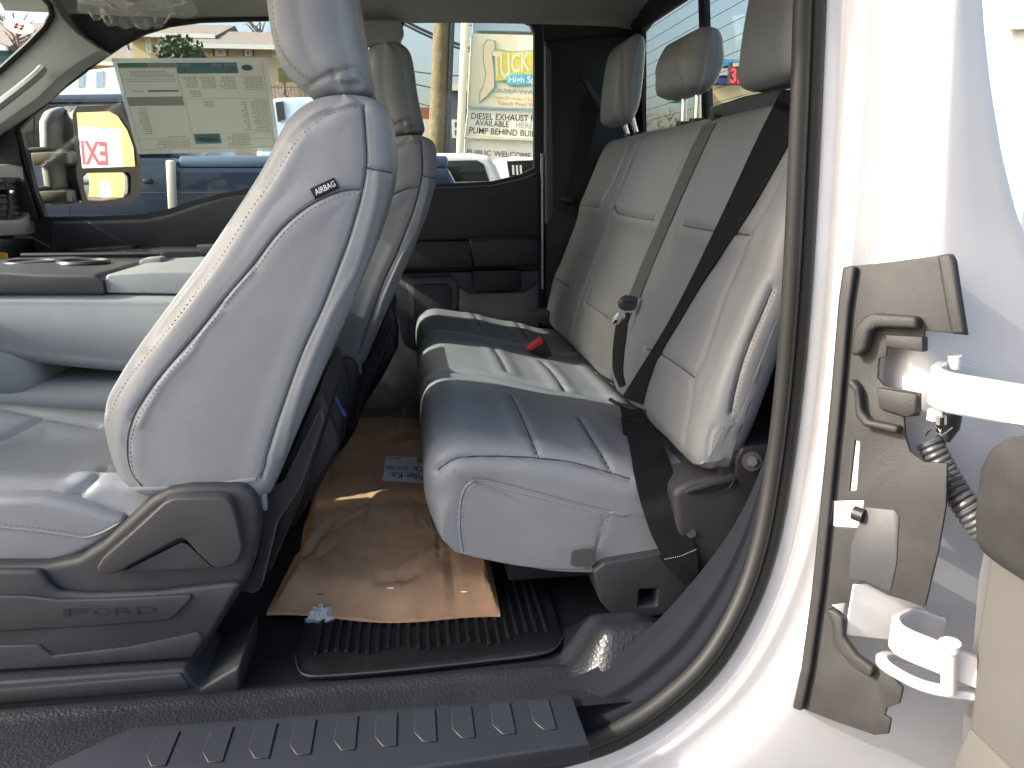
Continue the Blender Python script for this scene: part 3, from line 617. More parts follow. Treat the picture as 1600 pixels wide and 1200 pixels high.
mk('stitching', *stitches([castline(T3, [(425, 0), (428, 30), (434, 63), (446, 90), (466, 112), (490, 131)])], None), 'thread', hr, kind='stuff')
for y in (1.39, 1.50):
    p = PY(546, 137, y - 0.02); mk('headrest_post', *tube([p + (0, 0, 0.06), p + (0.005, 0, -0.04)], 0.008, 12), 'chrome', seat)
mk('post_guide', *tube([PY(540, 141, 1.37) + (0, 0, 0.004), PY(540, 146, 1.37) + (0, 0, -0.01)], 0.02, 14), 'black', seat)
# seat cushion: body, near bolster, inboard bolster
cprof = lambda pts, Y: [tuple(q) for q in XZ(pts, Y)]
cz = 0.38
def cush(i, j):
    """seat pan surface, x from front to rear, y across; raised at both bolsters"""
    x = -1.00 + 0.62 * i; y = SY0 + 0.015 + (SY1 - SY0 - 0.03) * j
    e = min(j, 1 - j); z = 0.345 - 0.06 * i + 0.035 * (1 - sst(0.12, 0.34, e)) - 0.05 * (1 - sst(0.0, 0.09, e)) ** 1.5
    return (x, y, z)
V, F = grid(cush, 120, 90); n0 = len(V)
bot = V.copy(); bot[:, 2] = 0.20; V2 = np.vstack([V, bot]); F2 = list(F) + [tuple(k + n0 for k in f[::-1]) for f in F]
ed = [i for i in range(120)] + [j * 120 + 119 for j in range(1, 90)] + [89 * 120 + i for i in range(118, -1, -1)] + [j * 120 for j in range(88, 0, -1)]
F2 += [(ed[k], ed[k] + n0, ed[(k + 1) % len(ed)] + n0, ed[(k + 1) % len(ed)]) for k in range(len(ed))]
T4 = bvh(V2, F2)
cl = [castline(T4, s) for s in ([(-40, 705), (0, 688), (40, 668), (72, 652)], [(-40, 640), (10, 640), (72, 652), (110, 660), (152, 668)], [(60, 826), (101, 793), (135, 760), (166, 732)], [(-40, 790), (40, 788), (100, 795), (150, 800), (195, 812)])]
V2 = carve(V2, F2, cl, 0.008, 0.006, puff=0.004, puffw=0.05)
mk('seat_cushion', V2, F2, 'leather', seat, angle=75)
bo = [(-60, 790), (0, 780), (60, 778), (120, 790), (165, 805), (198, 812), (190, 828), (165, 845), (140, 860), (112, 873), (80, 882), (-60, 888)]
V, F = prism([PY(u, v, SY0 + 0.0) for u, v in bo], (0, 0.10, 0), bevel=0.028, seg=6, ang=50); mk('cushion_bolster', V, F, 'leather', seat, angle=60); T5 = bvh(V, F)
bs = [(-20, 822), (0, 824), (60, 830), (110, 837), (134, 840), (160, 832), (186, 818)]
l = castline(T5, bs); mk('bolster_piping', *tube(l, 0.0022, 6), 'leather', seat)
mk('stitching', *stitches([castline(T5, [(u, v - 5) for u, v in bs])], None), 'thread', seat, kind='stuff')
# charcoal side shield with recliner lever
sh_px = [(-60, 884), (0, 884), (70, 884), (120, 874), (160, 848), (200, 812), (235, 780), (262, 766), (300, 760), (372, 760), (392, 768), (402, 790), (404, 830), (396, 880), (384, 912), (366, 942), (345, 975), (322, 1012), (308, 1034), (290, 1042), (150, 1052), (0, 1060), (-60, 1063)]
sh = mk('side_shield', *pxprism(sh_px, 1.175, 0.06, bevel=0.012, seg=4), 'plastic', seat)
def shp(name, px, d, th, bev, m='plastic', **k): return mk(name, *pxprism(px, 1.175 - d, th, bevel=bev, **k), m, sh)
shp('shield_step', [(-60, 892), (60, 892), (74, 912), (90, 926), (140, 930), (240, 926), (362, 912), (376, 914), (350, 958), (318, 1008), (302, 1030), (60, 1046), (-60, 1052)], 0.014, 0.016, 0.007, seg=3)
shp('emblem_plate', [(-60, 930), (40, 932), (92, 938), (180, 936), (298, 930), (300, 936), (276, 962), (262, 970), (150, 979), (30, 986), (-60, 990)], 0.020, 0.008, 0.004, seg=3)
shp('lower_fold', [(-60, 1010), (60, 1008), (80, 1026), (200, 1012), (310, 988), (318, 1000), (300, 1028), (60, 1044), (-60, 1050)], 0.018, 0.006, 0.003, seg=2)
lever = shp('recliner_lever', [(150, 888), (160, 872), (210, 828), (256, 786), (272, 779), (340, 777), (356, 782), (364, 794), (372, 825), (378, 856), (375, 872), (366, 883), (345, 889), (332, 886), (310, 866), (290, 844), (282, 842), (270, 848), (182, 896), (170, 898), (155, 897)], 0.026, 0.030, 0.006, 'plastic2', seg=3)
shp('lever_recess', [(190, 894), (282, 848), (292, 850), (334, 888)], 0.012, 0.012, 0.003, 'plastic2')
emb = mat('embossed_plastic', (0.022, 0.023, 0.027), 0.5)
for ch, a, b in (('F', 99, 140), ('O', 146, 172), ('R', 178, 206), ('D', 212, 244)):
    q_ = [(a, 952 - (a - 99) * 0.028), (b, 952 - (b - 99) * 0.028), (b, 963 - (b - 99) * 0.028), (a, 963.5 - (a - 99) * 0.028)]
    write('raised_lettering', ch, q_, lambda u, v: PY(u, v, 1.175 - 0.0215), emb, sh, bold=-0.01)
mk('seat_rail', *pxprism([(-60, 1068), (0, 1066), (288, 1046), (300, 1068), (312, 1078), (374, 1040), (376, 1084), (366, 1090), (0, 1112), (-60, 1116)], 1.14, 0.16, bevel=0.006, seg=3), 'plastic', seat)
mk('rail_top', *pxprism([(-60, 1082), (0, 1078), (282, 1054), (296, 1074), (292, 1078), (0, 1100), (-60, 1106)], 1.134, 0.02, bevel=0.004), 'plastic2', seat)
# rear of the seat: felt skirt, black frame parts
mk('felt_skirt', *pxprism([(408, 770), (440, 760), (470, 700), (500, 640), (505, 660), (470, 760), (432, 820), (420, 870), (408, 920), (396, 930), (376, 926), (380, 905), (400, 880), (408, 830)], 1.24, 0.03, bevel=0.008), 'felt', seat)
mk('rear_panel', *pxprism([(405, 760), (455, 700), (500, 600), (515, 640), (480, 760), (420, 900), (400, 900)], 1.29, 0.36, bevel=0.02), 'black', seat)
rec = mk('seat_frame', *pxprism([(430, 800), (470, 690), (500, 610), (528, 610), (538, 640), (536, 690), (500, 760), (455, 830)], 1.52, 0.10, bevel=0.012, seg=3), 'black', seat)
mk('frame_cover', *pxprism([(484, 680), (496, 645), (516, 650), (528, 680), (530, 700), (500, 745), (478, 770)], 1.50, 0.03, bevel=0.008, seg=3), 'plastic', seat)
mk('blue_clip', *tube([PY(u, v, 1.49) for u, v in ((502, 614), (520, 612), (524, 622), (530, 634), (539, 650))], 0.0042, 6), 'blue_plastic', seat)

ps = copy_tree(seat, skip=('airbag_tag', 'blue_clip')); ps.location = (-0.40 + 0.10, 1.44 + 0.93, 0.0)
ps['label'] = 'grey leather front passenger seat, darker in shade beyond the driver seat'

# ================================================================== CENTRE CONSOLE (fold-down middle seat)
con = thing('center_console', 'grey leather fold-down centre console with cup holder tray and padded lid', 'console', (-0.75, 1.88, 0.0))
CY = 1.70
mk('tray', *pxprism([(-120, 428), (0, 424), (60, 428), (148, 428), (158, 436), (164, 460), (-120, 462)], CY, 0.37, bevel=0.008, seg=3), 'plastic', con)
tz = PY(60, 428, CY)[2]
for x, rr in ((-0.755, 0.042), (-0.87, 0.042)):
    ring = [(x + rr * 1.25 * math.cos(a), 1.92 + rr * 1.1 * math.sin(a), tz + 0.003) for a in np.linspace(0, 2 * math.pi, 40, endpoint=False)]
    ch = mk('cup_holder', *tube(ring, 0.006, 6, closed=True), 'plastic2', con)
    mk('cup_well', *prism([(x + rr * 1.2 * math.cos(a), 1.92 + rr * 1.05 * math.sin(a), tz + 0.0015) for a in np.linspace(0, 2 * math.pi, 40, endpoint=False)], (0, 0, 0.0012)), 'black', ch)
mk('tray_rail', *tube([(-0.95, 2.055, tz + 0.008), (-0.62, 2.055, tz + 0.008), (-0.60, 2.0, tz + 0.008)], 0.007, 6), 'black', con)
lid = mk('padded_lid', *pxprism([(164, 432), (170, 428), (250, 424), (420, 424), (420, 462), (166, 458)], CY + 0.01, 0.35, bevel=0.012, seg=4), 'leather', con)
mk('lid_latch', *pxprism([(216, 408), (224, 404), (250, 402), (252, 412), (218, 416)], 1.95, 0.05, bevel=0.004), 'leather', lid)
mk('lid_seam', *tube([PY(165, 436, CY + 0.006), PY(167, 446, CY + 0.006), PY(172, 454, CY + 0.006)], 0.0016, 5), 'thread', lid)
V, F = loft(XZ([(-140, 540), (-60, 552), (0, 560), (60, 572), (180, 584), (300, 590), (420, 590)], CY), XZ([(-140, 462), (-60, 462), (0, 461), (60, 461), (180, 462), (300, 463), (420, 464)], CY), CY, CY + 0.37, N=60, rf=0.03, rb=0.02, n1=40, top=0.0, bot=0.0, bulge=0.008)
mk('console_body', V, F, 'leather', con, angle=70)
mk('body_piping', *tube(spline([PY(u, v, CY + 0.012) for u, v in ((-40, 505), (0, 520), (14, 538), (30, 548), (100, 562), (180, 572))], 40), 0.0035, 6), 'leather', con)
V, F = box((-0.75, 1.885, 0.30), (0.62, 0.38, 0.17), 0.05, seg=5); mk('middle_seat_cushion', V, F, 'leather', con)
V, F = box((-0.95, 1.885, 0.44), (0.30, 0.36, 0.20), 0.05, seg=5); mk('front_bolster', V, F, 'leather', con)
mk('console_base', *box((-0.75, 1.885, 0.12), (0.6, 0.34, 0.22), 0.02), 'black', con)
mk('console_sun_block', *box((-0.33, 1.905, 0.29), (0.05, 0.43, 0.56), 0.02), 'black', con)  # black panel added to stop sun reaching the parcel through the gap

# ================================================================== REAR BENCH
bench = thing('rear_bench', 'three place rear bench in grey leather with channelled cushions, behind the front seats', 'bench seat', (0.30, 2.05, 0.0))
bl = [(0.060, 0.150), (0.030, 0.190), (0.014, 0.240), (0.012, 0.290), (0.020, 0.330), (0.040, 0.354), (0.075, 0.366), (0.12, 0.362), (0.20, 0.348), (0.30, 0.325), (0.40, 0.302), (0.47, 0.285), (0.53, 0.278), (0.55, 0.25), (0.54, 0.14), (0.48, 0.098), (0.36, 0.094), (0.22, 0.107), (0.12, 0.130)]
def smooth_loop(l, n): P = spline(list(l) + [l[0]], n + 1); return [tuple(p) for p in P[:-1]]
loop = smooth_loop(bl, 200)
def seamtubes(T, seams, o):
    L = [l for l in (castline(T, s) for s in seams) if len(l) > 2]
    if L: mk('seam_shade', *join(*[tube(l, 0.0013, 5) for l in L]), 'seam', o, kind='stuff')  # dark tubes paint shade into the bench seams
# near cushion
def cushion_part(name, y0, y1, R0, R1, seams, soft=(), lower=0.0, parent=bench, dy=0.006, flat=()):
    V, F = sweep_y(loop, y0, y1, R0, R1, dy=dy, under=0.12); V = np.array(V)
    T = bvh(V, F); L = [castline(T, s) for s in seams]; V = carve(V, F, L, 0.0062, 0.0036, puff=0.0036, puffw=0.042)
    if soft: V = carve(V, F, [castline(T, s) for s in soft], 0.003, 0.012)
    if flat: V = carve(V, F, [castline(T, s) for s in flat], 0.0026, 0.0035)
    nz = np.array([noise.noise(Vector(v) * 9.0) for v in V]); V = V + vnormals(V, F) * (nz * 0.0014)[:, None]
    o = mk(name, V, F, 'leather', parent, angle=75); T = bvh(V, F); seamtubes(T, seams, o); return o, T
side = [(723, 862), (718, 830), (719, 790), (724, 768), (734, 755), (752, 751), (800, 762), (870, 780), (946, 799), (1010, 812)]
ridge = [(684, 735), (690, 729), (712, 717), (740, 713), (790, 713), (842, 716), (900, 724), (985, 748)]
n1 = [(842, 716), (830, 690), (812, 652), (798, 618), (786, 606), (755, 598), (715, 590)]; n1b = [(842, 716), (832, 692), (818, 660), (803, 628), (798, 618)]
n2 = [(956, 740), (940, 712), (920, 680), (904, 654)]
div = [(690, 588), (740, 590), (800, 602), (880, 620), (950, 640)]
nc_, NT = cushion_part('near_cushion', 1.275, 1.815, 0.062, 0.03, [ridge, n1b, n2], soft=[div], dy=0.0042, flat=[side, [(948, 799), (938, 840), (921, 893)]])
mk('stitching', *stitches([castline(NT, [(729, 858), (724, 830), (725, 792), (730, 772), (739, 761), (755, 757), (800, 768), (870, 786), (946, 805)]), castline(NT, [(950, 806), (1010, 818)]), castline(NT, [(951, 806), (941, 842), (925, 890)])], None), 'thread', nc_, kind='stuff')
mk('side_piping', *tube(castline(NT, side), 0.0024, 6), 'leather', nc_)
mk('lower_piping', *tube(spline([PY(u, v, 1.279) for u, v in ((733, 861), (780, 873), (850, 887), (900, 891), (950, 891), (988, 888))], 40), 0.0034, 6), 'leather', nc_)
mk('fold_loop', *sheet([PY(u, v, 1.262) for u, v in ((893, 866), (897, 860), (912, 858), (930, 858))], [PY(u, v, 1.262) for u, v in ((892, 882), (900, 886), (914, 885), (926, 884))], 0.003), 'webbing2', nc_)
mk('felt_edge', *pxprism([(672, 815), (680, 824), (695, 838), (730, 852), (734, 864), (712, 862), (690, 846), (676, 828)], 1.30, 0.10, bevel=0.006), 'felt', bench)
mc, MT = cushion_part('middle_cushion', 1.822, 2.335, 0.03, 0.03, [[(792, 582), (778, 556), (762, 535)], [(882, 610), (864, 585), (846, 566)]], dy=0.008)
fc, FT = cushion_part('far_cushion', 2.342, 2.83, 0.03, 0.05, [[(755, 516), (742, 495), (730, 484), (712, 478)], [(826, 530), (812, 512), (803, 500)]], dy=0.008)
# backrests: profile leaning 19 degrees
BX = lambda z: 0.485 + 0.345 * (z - 0.35)
bp = [(BX(.33) + .02, .31), (BX(.37), .345), (BX(.45) - .006, .45), (BX(.55) - .004, .55), (BX(.65), .65), (BX(.75) - .006, .75), (BX(.85) - .002, .85), (BX(.91), .905), (BX(.945) + .012, .943), (BX(.96) + .04, .957), (BX(.955) + .075, .950), (BX(.92) + .095, .92), (BX(.6) + .10, .60), (BX(.35) + .10, .33), (BX(.32) + .06, .30)]
loopb = smooth_loop(bp, 200)
def back_part(name, y0, y1, R0, R1, seams, soft=(), dy=0.0045, flat=()):
    V, F = sweep_y(loopb, y0, y1, R0, R1, dy=dy); V = np.array(V); T = bvh(V, F)
    V = carve(V, F, [castline(T, s) for s in seams], 0.0062, 0.0040, puff=0.0036, puffw=0.042)
    if soft: V = carve(V, F, [castline(T, s) for s in soft], 0.0035, 0.010)
    if flat: V = carve(V, F, [castline(T, s) for s in flat], 0.0026, 0.0038)
    nz = np.array([noise.noise(Vector(v) * 9.0 + Vector((5, 0, 0))) for v in V]); V = V + vnormals(V, F) * (nz * 0.0014)[:, None]
    o = mk(name, V, F, 'leather', bench, angle=75); T = bvh(V, F); seamtubes(T, seams, o); return o, T
nb, NB = back_part('near_backrest', 1.225, 1.812, 0.044, 0.022,
    [[(1010, 545), (1030, 552), (1058, 570), (1086, 590)], [(1068, 352), (1090, 357), (1130, 363), (1172, 367)], [(1206, 452), (1184, 505), (1164, 555), (1150, 605), (1142, 645)]],
    [[(1090, 588), (1105, 540), (1125, 480), (1150, 420), (1175, 365), (1215, 285)], [(1066, 350), (1085, 290), (1110, 220)], [(1086, 592), (1078, 640), (1068, 690)]], flat=[[(1108, 736), (1106, 715), (1110, 680), (1122, 663), (1144, 664)]])
mk('stitching', *stitches([castline(NB, [(1211, 455), (1189, 507), (1169, 557), (1155, 606), (1147, 646)]), castline(NB, [(1113, 736), (1112, 715), (1116, 684), (1126, 669), (1144, 670)])], None), 'thread', nb, kind='stuff')
mb, MB_ = back_part('middle_backrest', 1.818, 2.312, 0.022, 0.022,
    [[(961, 318), (962, 330), (975, 336), (1000, 341), (1022, 344)], [(915, 472), (930, 482), (955, 500)]],
    [[(994, 214), (980, 250), (966, 290), (961, 318)], [(1022, 344), (1040, 300), (1060, 250), (1085, 200)], [(962, 332), (945, 380), (925, 440), (912, 500)]], dy=0.008)
fb, FB_ = back_part('far_backrest', 2.318, 2.80, 0.022, 0.044, [[(903, 318), (915, 321), (936, 324)], [(864, 432), (877, 440), (890, 450)]], [[(934, 226), (918, 265), (903, 308), (903, 318)], [(936, 324), (960, 280), (985, 220)], [(903, 320), (880, 380), (866, 430)]], dy=0.008)
# head restraints
def headrest(y0, y1, z0, z1, x0, x1, tilt=0.12):
    zc = (z0 + z1) / 2; t = lambda z: tilt * (z - zc)
    f = [(x0 + 0.035 + t(z0), z0 + 0.004), (x0 + 0.012 + t(z0), z0 + 0.02), (x0 + t(z0 + .06), z0 + 0.06), (x0 - 0.004 + t(zc), zc), (x0 + t(z1 - .05), z1 - 0.05), (x0 + 0.015 + t(z1), z1 - 0.015), (x0 + 0.04 + t(z1), z1)]
    b = [(x1 - 0.03 + t(z0), z0), (x1 - 0.01 + t(z0), z0 + 0.02), (x1 + t(z0 + .06), z0 + 0.06), (x1 + t(zc), zc), (x1 - 0.006 + t(z1 - .05), z1 - 0.05), (x1 - 0.02 + t(z1), z1 - 0.015), (x1 - 0.04 + t(z1), z1)]
    return loft(f, b, y0, y1, N=60, rf=0.05, rb=0.035, n1=30, top=0.045, bot=0.045, bulge=0.004)
for y0, y1, z0, z1, x0, x1, posts, seam in ((1.40, 1.66, 0.985, 1.27, 0.695, 0.80, (1.47, 1.59), None), (1.915, 2.185, 1.022, 1.175, 0.675, 0.782, (2.0, 2.10), [(1065, 68), (1058, 90), (1060, 115), (1068, 138)]), (2.44, 2.68, 0.985, 1.25, 0.655, 0.735, (2.51, 2.61), [(975, 72), (974, 110), (975, 150), (978, 190)])):
    V, F = headrest(y0, y1, z0, z1, x0, x1); T = bvh(V, F)
    if seam: V = carve(V, F, [castline(T, seam)], 0.004, 0.004, puff=0.003)
    h = mk('headrest', V, F, 'leather', bench, angle=75)
    if seam: mk('stitching', *stitches([castline(bvh(V, F), [(u - 4, v) for u, v in seam])], None), 'thread', h, kind='stuff')
    for y in posts: mk('post', *tube([((x0 + x1) / 2 + 0.012, y, z0 + 0.05), (0.742, y, 0.93)], 0.0085, 12), 'chrome', h)
    for y in posts: mk('post_guide', *tube([(0.742, y, 0.945), (0.742, y, 0.966)], 0.020, 14), 'black', bench)
# belt guide housing on top of the near backrest
mk('belt_guide', *prism([PX(u, v, 0.715) for u, v in ((1108, 190), (1108, 175), (1114, 166), (1160, 150), (1210, 140), (1260, 140), (1260, 175), (1150, 190), (1142, 184), (1116, 180), (1114, 192))], (0.06, 0, 0), bevel=0.006, seg=3), 'plastic', bench)
# bench underside, side plastics and hinge plate at the near end
mk('latch_cover', *pxprism([(1052, 770), (1078, 752), (1150, 742), (1186, 765), (1184, 850), (1176, 882), (1150, 900), (1100, 892), (1060, 870)], 1.235, 0.10, bevel=0.012, seg=4), 'plastic', bench)
mk('latch_top', *pxprism([(1070, 772), (1076, 764), (1148, 741), (1152, 752), (1112, 768)], 1.232, 0.20, bevel=0.003), 'plastic2', bench)
mk('latch_slot', *pxprism([(1076, 770), (1110, 760), (1150, 751), (1150, 755), (1110, 766), (1080, 773)], 1.229, 0.004), 'black', bench)
mk('base_cover', *pxprism([(928, 893), (945, 880), (1060, 860), (1110, 878), (1122, 895), (1112, 925), (1080, 948), (1040, 962), (985, 967), (955, 960), (938, 940)], 1.255, 0.10, holes=[[(999, 922), (1028, 920), (1027, 947), (997, 949)]], bevel=0.004, seg=3), 'plastic', bench)
mk('base_clip', *pxprism([(1066, 922), (1080, 920), (1080, 928), (1074, 932), (1068, 931)], 1.252, 0.01), 'black', bench)
mk('cover_hole', *tube([PY(1080, 833, 1.233), PY(1080, 833, 1.25)], 0.009, 12), 'black', bench)
hp = mk('hinge_plate', *pxprism([(1152, 715), (1160, 700), (1195, 696), (1240, 700), (1240, 900), (1168, 900), (1172, 780), (1150, 745)], 1.205, 0.012, bevel=0.004), 'black', bench)
mk('washer', *tube([PY(1175, 721, 1.206), PY(1175, 721, 1.196)], 0.017, 16), 'black', hp); mk('hinge_bolt', *tube([PY(1175, 721, 1.198), PY(1175, 721, 1.182)], 0.0095, 6), 'steel', hp)
mk('hinge_rod', *tube(spline([PY(u, v, 1.215) for u, v in ((1150, 705), (1151, 730), (1146, 752), (1136, 766), (1122, 772))], 20), 0.0018, 6), 'steel', bench)
V, F = box((0.34, 2.08, 0.09), (0.34, 1.44, 0.10), 0.01); mk('bench_frame', V, F, 'black', bench)
V, F = box((0.60, 2.05, 0.18), (0.12, 1.62, 0.34), 0.01); mk('rear_crossmember', V, F, 'black', bench)
mk('far_side_cover', *pxprism([(828, 494), (846, 488), (876, 486), (878, 500), (862, 512), (835, 500)], 2.70, 0.10, bevel=0.006), 'plastic', bench)

# ---- belts
def on2(tree, o): return lambda u, v: cast(tree, u, v, o)
def belt(name, Lp, Rp, trees, m, parent, n=60, off_=0.010, th=0.0014):
    A = spline(Lp, n); B = spline(Rp, n); LL = []; RR = []
    for a, b in zip(A, B):
        def hit(p):
            best = None
            for t in trees:
                q_ = cast(t, *p)
                if q_ is not None and (best is None or q_[1] < best[1]): best = q_
            return best
        ha, hb = hit(a), hit(b)
        if ha is None and hb is None: continue
        if ha is None: ha = PY(*a, hb[1])
        if hb is None: hb = PY(*b, ha[1])
        LL.append(ha); RR.append(hb)
    LL = np.array(LL); RR = np.array(RR)
    for X in (LL, RR):                                   # a taut strap bridges the hollows
        D = np.linalg.norm(X - CAM, axis=1); k = np.ones(15) / 15; D2 = np.convolve(np.pad(D, 7, mode='edge'), k, 'valid')
        D = np.minimum(D, D2) - off_; d = X - CAM; d /= np.linalg.norm(d, axis=1)[:, None]; X[:] = CAM + d * D[:, None]
    V, F = sheet(LL, RR, th); return mk(name, V, F, m, parent)
sb = thing('seat_belt', 'wide black seat belt crossing the near rear seat from pillar to floor', 'seat belt', (0.55, 1.4, 0.0), 'rear seat belts')
ALL = [NB, MB_, NT, MT]
belt('shoulder_strap', [(1245, 95), (1215, 152), (1185, 212), (1130, 330), (1082, 430), (1040, 510), (1000, 575), (972, 620)], [(1290, 110), (1262, 165), (1232, 222), (1168, 335), (1110, 420), (1068, 490), (1022, 570), (1002, 632)], ALL, 'webbing', sb)
lapL = [(966, 628), (975, 662), (984, 700), (992, 745), (1004, 795), (1020, 840), (1046, 888), (1068, 914)]; lapR = [(1004, 640), (1016, 662), (1034, 690), (1050, 730), (1066, 780), (1078, 830), (1090, 872), (1090, 897)]
A = spline([PY(u, v, Y) for (u, v), Y in zip(lapL, (1.60, 1.52, 1.42, 1.335, 1.262, 1.240, 1.222, 1.216))], 50); B = spline([PY(u, v, Y) for (u, v), Y in zip(lapR, (1.58, 1.50, 1.405, 1.325, 1.255, 1.236, 1.220, 1.216))], 50)
# keep the lap strap just clear of the cushion
def clear(P, trees, g):
    out = []
    for p in P:
        d = Vector(p - CAM); L = d.length; d.normalize(); best = L
        for t in trees:
            h = t.ray_cast(Vector(CAM), d)
            if h[0] is not None: best = min(best, h[3] - g)
        out.append(CAM + np.array(d) * best)
    return np.array(out)
A = clear(A, ALL, 0.013); B = clear(B, ALL, 0.013)
mk('lap_strap', *sheet(A, B, 0.0014), 'webbing', sb)
a, b = A[36], B[36]
mk('white_stitch', *stitches([resample(clear([PY(1032, 866, 1.23), PY(1058, 861, 1.23), PY(1083, 850, 1.23)], ALL, 0.0), 30) + np.array([0, -0.02, 0])], None, L=0.003, gap=0.0036, r=0.0009, off=0.012), 'thread_white', sb, kind='stuff')
mk('strap_fold', *sheet(clear([PY(u, v, 1.24) for u, v in ((1030, 868), (1046, 890), (1070, 914))], ALL, .012), clear([PY(u, v, 1.238) for u, v in ((1082, 850), (1090, 872), (1089, 897))], ALL, .012), 0.003), 'webbing', sb)
mk('latch_tongue', *tube(clear(spline([PY(u, v, Y) for u, v, Y in ((953, 624, 1.62), (964, 630, 1.6), (985, 637, 1.57), (1008, 643, 1.55))], 16), ALL, 0.010), 0.0045, 8), 'black', sb)
mk('tongue_plate', *sheet(clear([PY(u, v, 1.55) for u, v in ((970, 652), (972, 665), (974, 678))], ALL, .009), clear([PY(u, v, 1.5) for u, v in ((1006, 657), (1012, 670), (1016, 683))], ALL, .009), 0.004), 'black', sb)
sb2 = thing('seat_belt', 'narrow grey centre seat belt hanging down the middle of the rear backrest', 'seat belt', (0.55, 1.8, 0.0), 'rear seat belts')
belt('shoulder_strap', [(1098, 196), (1080, 232), (1060, 278), (1040, 325), (1020, 372), (1000, 418), (981, 466)], [(1118, 192), (1100, 230), (1078, 278), (1057, 325), (1037, 372), (1018, 418), (999, 466)], ALL, 'webbing2', sb2, off_=0.008)
belt('lower_strap', [(966, 488), (960, 520), (957, 550), (958, 580), (968, 606)], [(983, 488), (978, 522), (974, 552), (972, 582), (976, 602)], ALL, 'webbing', sb2, off_=0.010)
yb_ = min(cast(t_, u_, 476)[1] for t_ in (MB_, NB) for u_ in (968, 982, 996) if cast(t_, u_, 476) is not None) - 0.028 if cast(MB_, 975, 478) is not None else 1.78
mk('buckle_body', *pxprism([(967, 474), (971, 466), (980, 462), (993, 463), (998, 468), (996, 480), (990, 486), (978, 487), (969, 483)], yb_, 0.02, bevel=0.005, seg=3), 'plastic2', sb2)
mk('buckle_slot', *pxprism([(974, 470), (989, 471), (988, 474), (973, 473)], yb_ - 0.001, 0.004), 'black', sb2)
mk('buckle_tongue', *pxprism([(968, 485), (979, 488), (966, 508), (957, 506), (957, 499)], yb_ + 0.004, 0.004, bevel=0.001), 'chrome', sb2)
mk('tongue_hole', *pxprism([(960, 500), (966, 501), (963, 505), (959, 504)], yb_ + 0.002, 0.003), 'black', sb2)
bu = thing('belt_buckle', 'red and black belt buckle poking up between middle and far rear cushions', 'belt buckle', PZ(840, 545, 0.33))
mk('buckle_case', *prism([PY(u, v, 2.20) for u, v in ((822, 544), (846, 527), (852, 532), (864, 556), (848, 562), (830, 552))], (0, 0.02, 0), bevel=0.004), 'black', bu)
mk('release_button', *prism([PY(u, v, 2.19) for u, v in ((822, 543), (845, 526), (848, 532), (848, 538), (826, 550))], (0, 0.016, 0), bevel=0.003), 'red', bu)
bk2 = tag(mk('belt_strap', *box(PZ(945, 590, 0.33) + (0, 0, 0), (0.05, 0.03, 0.004), 0.001, Matrix.Rotation(R(30), 3, 'Y')), 'webbing2'), 'short grey strap end tucked in the crease below the middle backrest', 'strap')
sb3 = thing('seat_belt', 'dark seat belt hanging on the far rear pillar beside the far headrest', 'seat belt', (0.75, 2.8, 0.6), 'rear seat belts')
mk('shoulder_strap', *sheet([PY(u, v, 2.80) for u, v in ((912, 145), (905, 200), (895, 260), (884, 330))], [PY(u, v, 2.78) for u, v in ((938, 160), (926, 215), (912, 275), (900, 330))], 0.0015), 'webbing', sb3)
mk('belt_anchor', *tube(spline([PY(u, v, 2.79) for u, v in ((902, 122), (914, 126), (922, 140), (940, 172))], 12), 0.012, 8), 'black', sb3)
mk('belt_stop', *box(PY(886, 312, 2.78), (0.05, 0.02, 0.02), 0.004), 'black', sb3)

# ================================================================== PARCEL
C4 = [PZ(546, 655, 0.10), PZ(730, 655, 0.10), PZ(783, 955, 0.035), PZ(414, 952, 0.035)]     # back-left, back-right, front-right, front-left
rb_ = random.Random(21); CREASE = []
for _ in range(26):
    a = np.array((rb_.uniform(.02, .98), rb_.uniform(.05, .98))); w = rb_.uniform(0, math.pi); L = rb_.uniform(.12, .42)
    CREASE.append((a, a + np.array((math.cos(w), math.sin(w) * 0.7)) * L, rb_.choice((-1, 1)) * rb_.uniform(.004, .010), rb_.uniform(.02, .055)))
for _ in range(44):
    a = np.array((rb_.uniform(.02, .98), rb_.uniform(.05, .98))); w = rb_.uniform(0, math.pi); L = rb_.uniform(.06, .22)
    CREASE.append((a, a + np.array((math.cos(w), math.sin(w) * 0.7)) * L, rb_.choice((-1, 1)) * rb_.uniform(.0015, .0035), rb_.uniform(.012, .024)))
def crease_z(s, t):
    z = 0.0
    for a, b, h, w in CREASE:
        d = b - a; k = min(1, max(0, ((s - a[0]) * d[0] + (t - a[1]) * d[1]) / (d @ d))); q = math.hypot(s - a[0] - d[0] * k, (t - a[1] - d[1] * k) * 1.6)
        if q < w: z += h * (1 - q / w) * (1 - abs(2 * k - 1) ** 3)
    return z
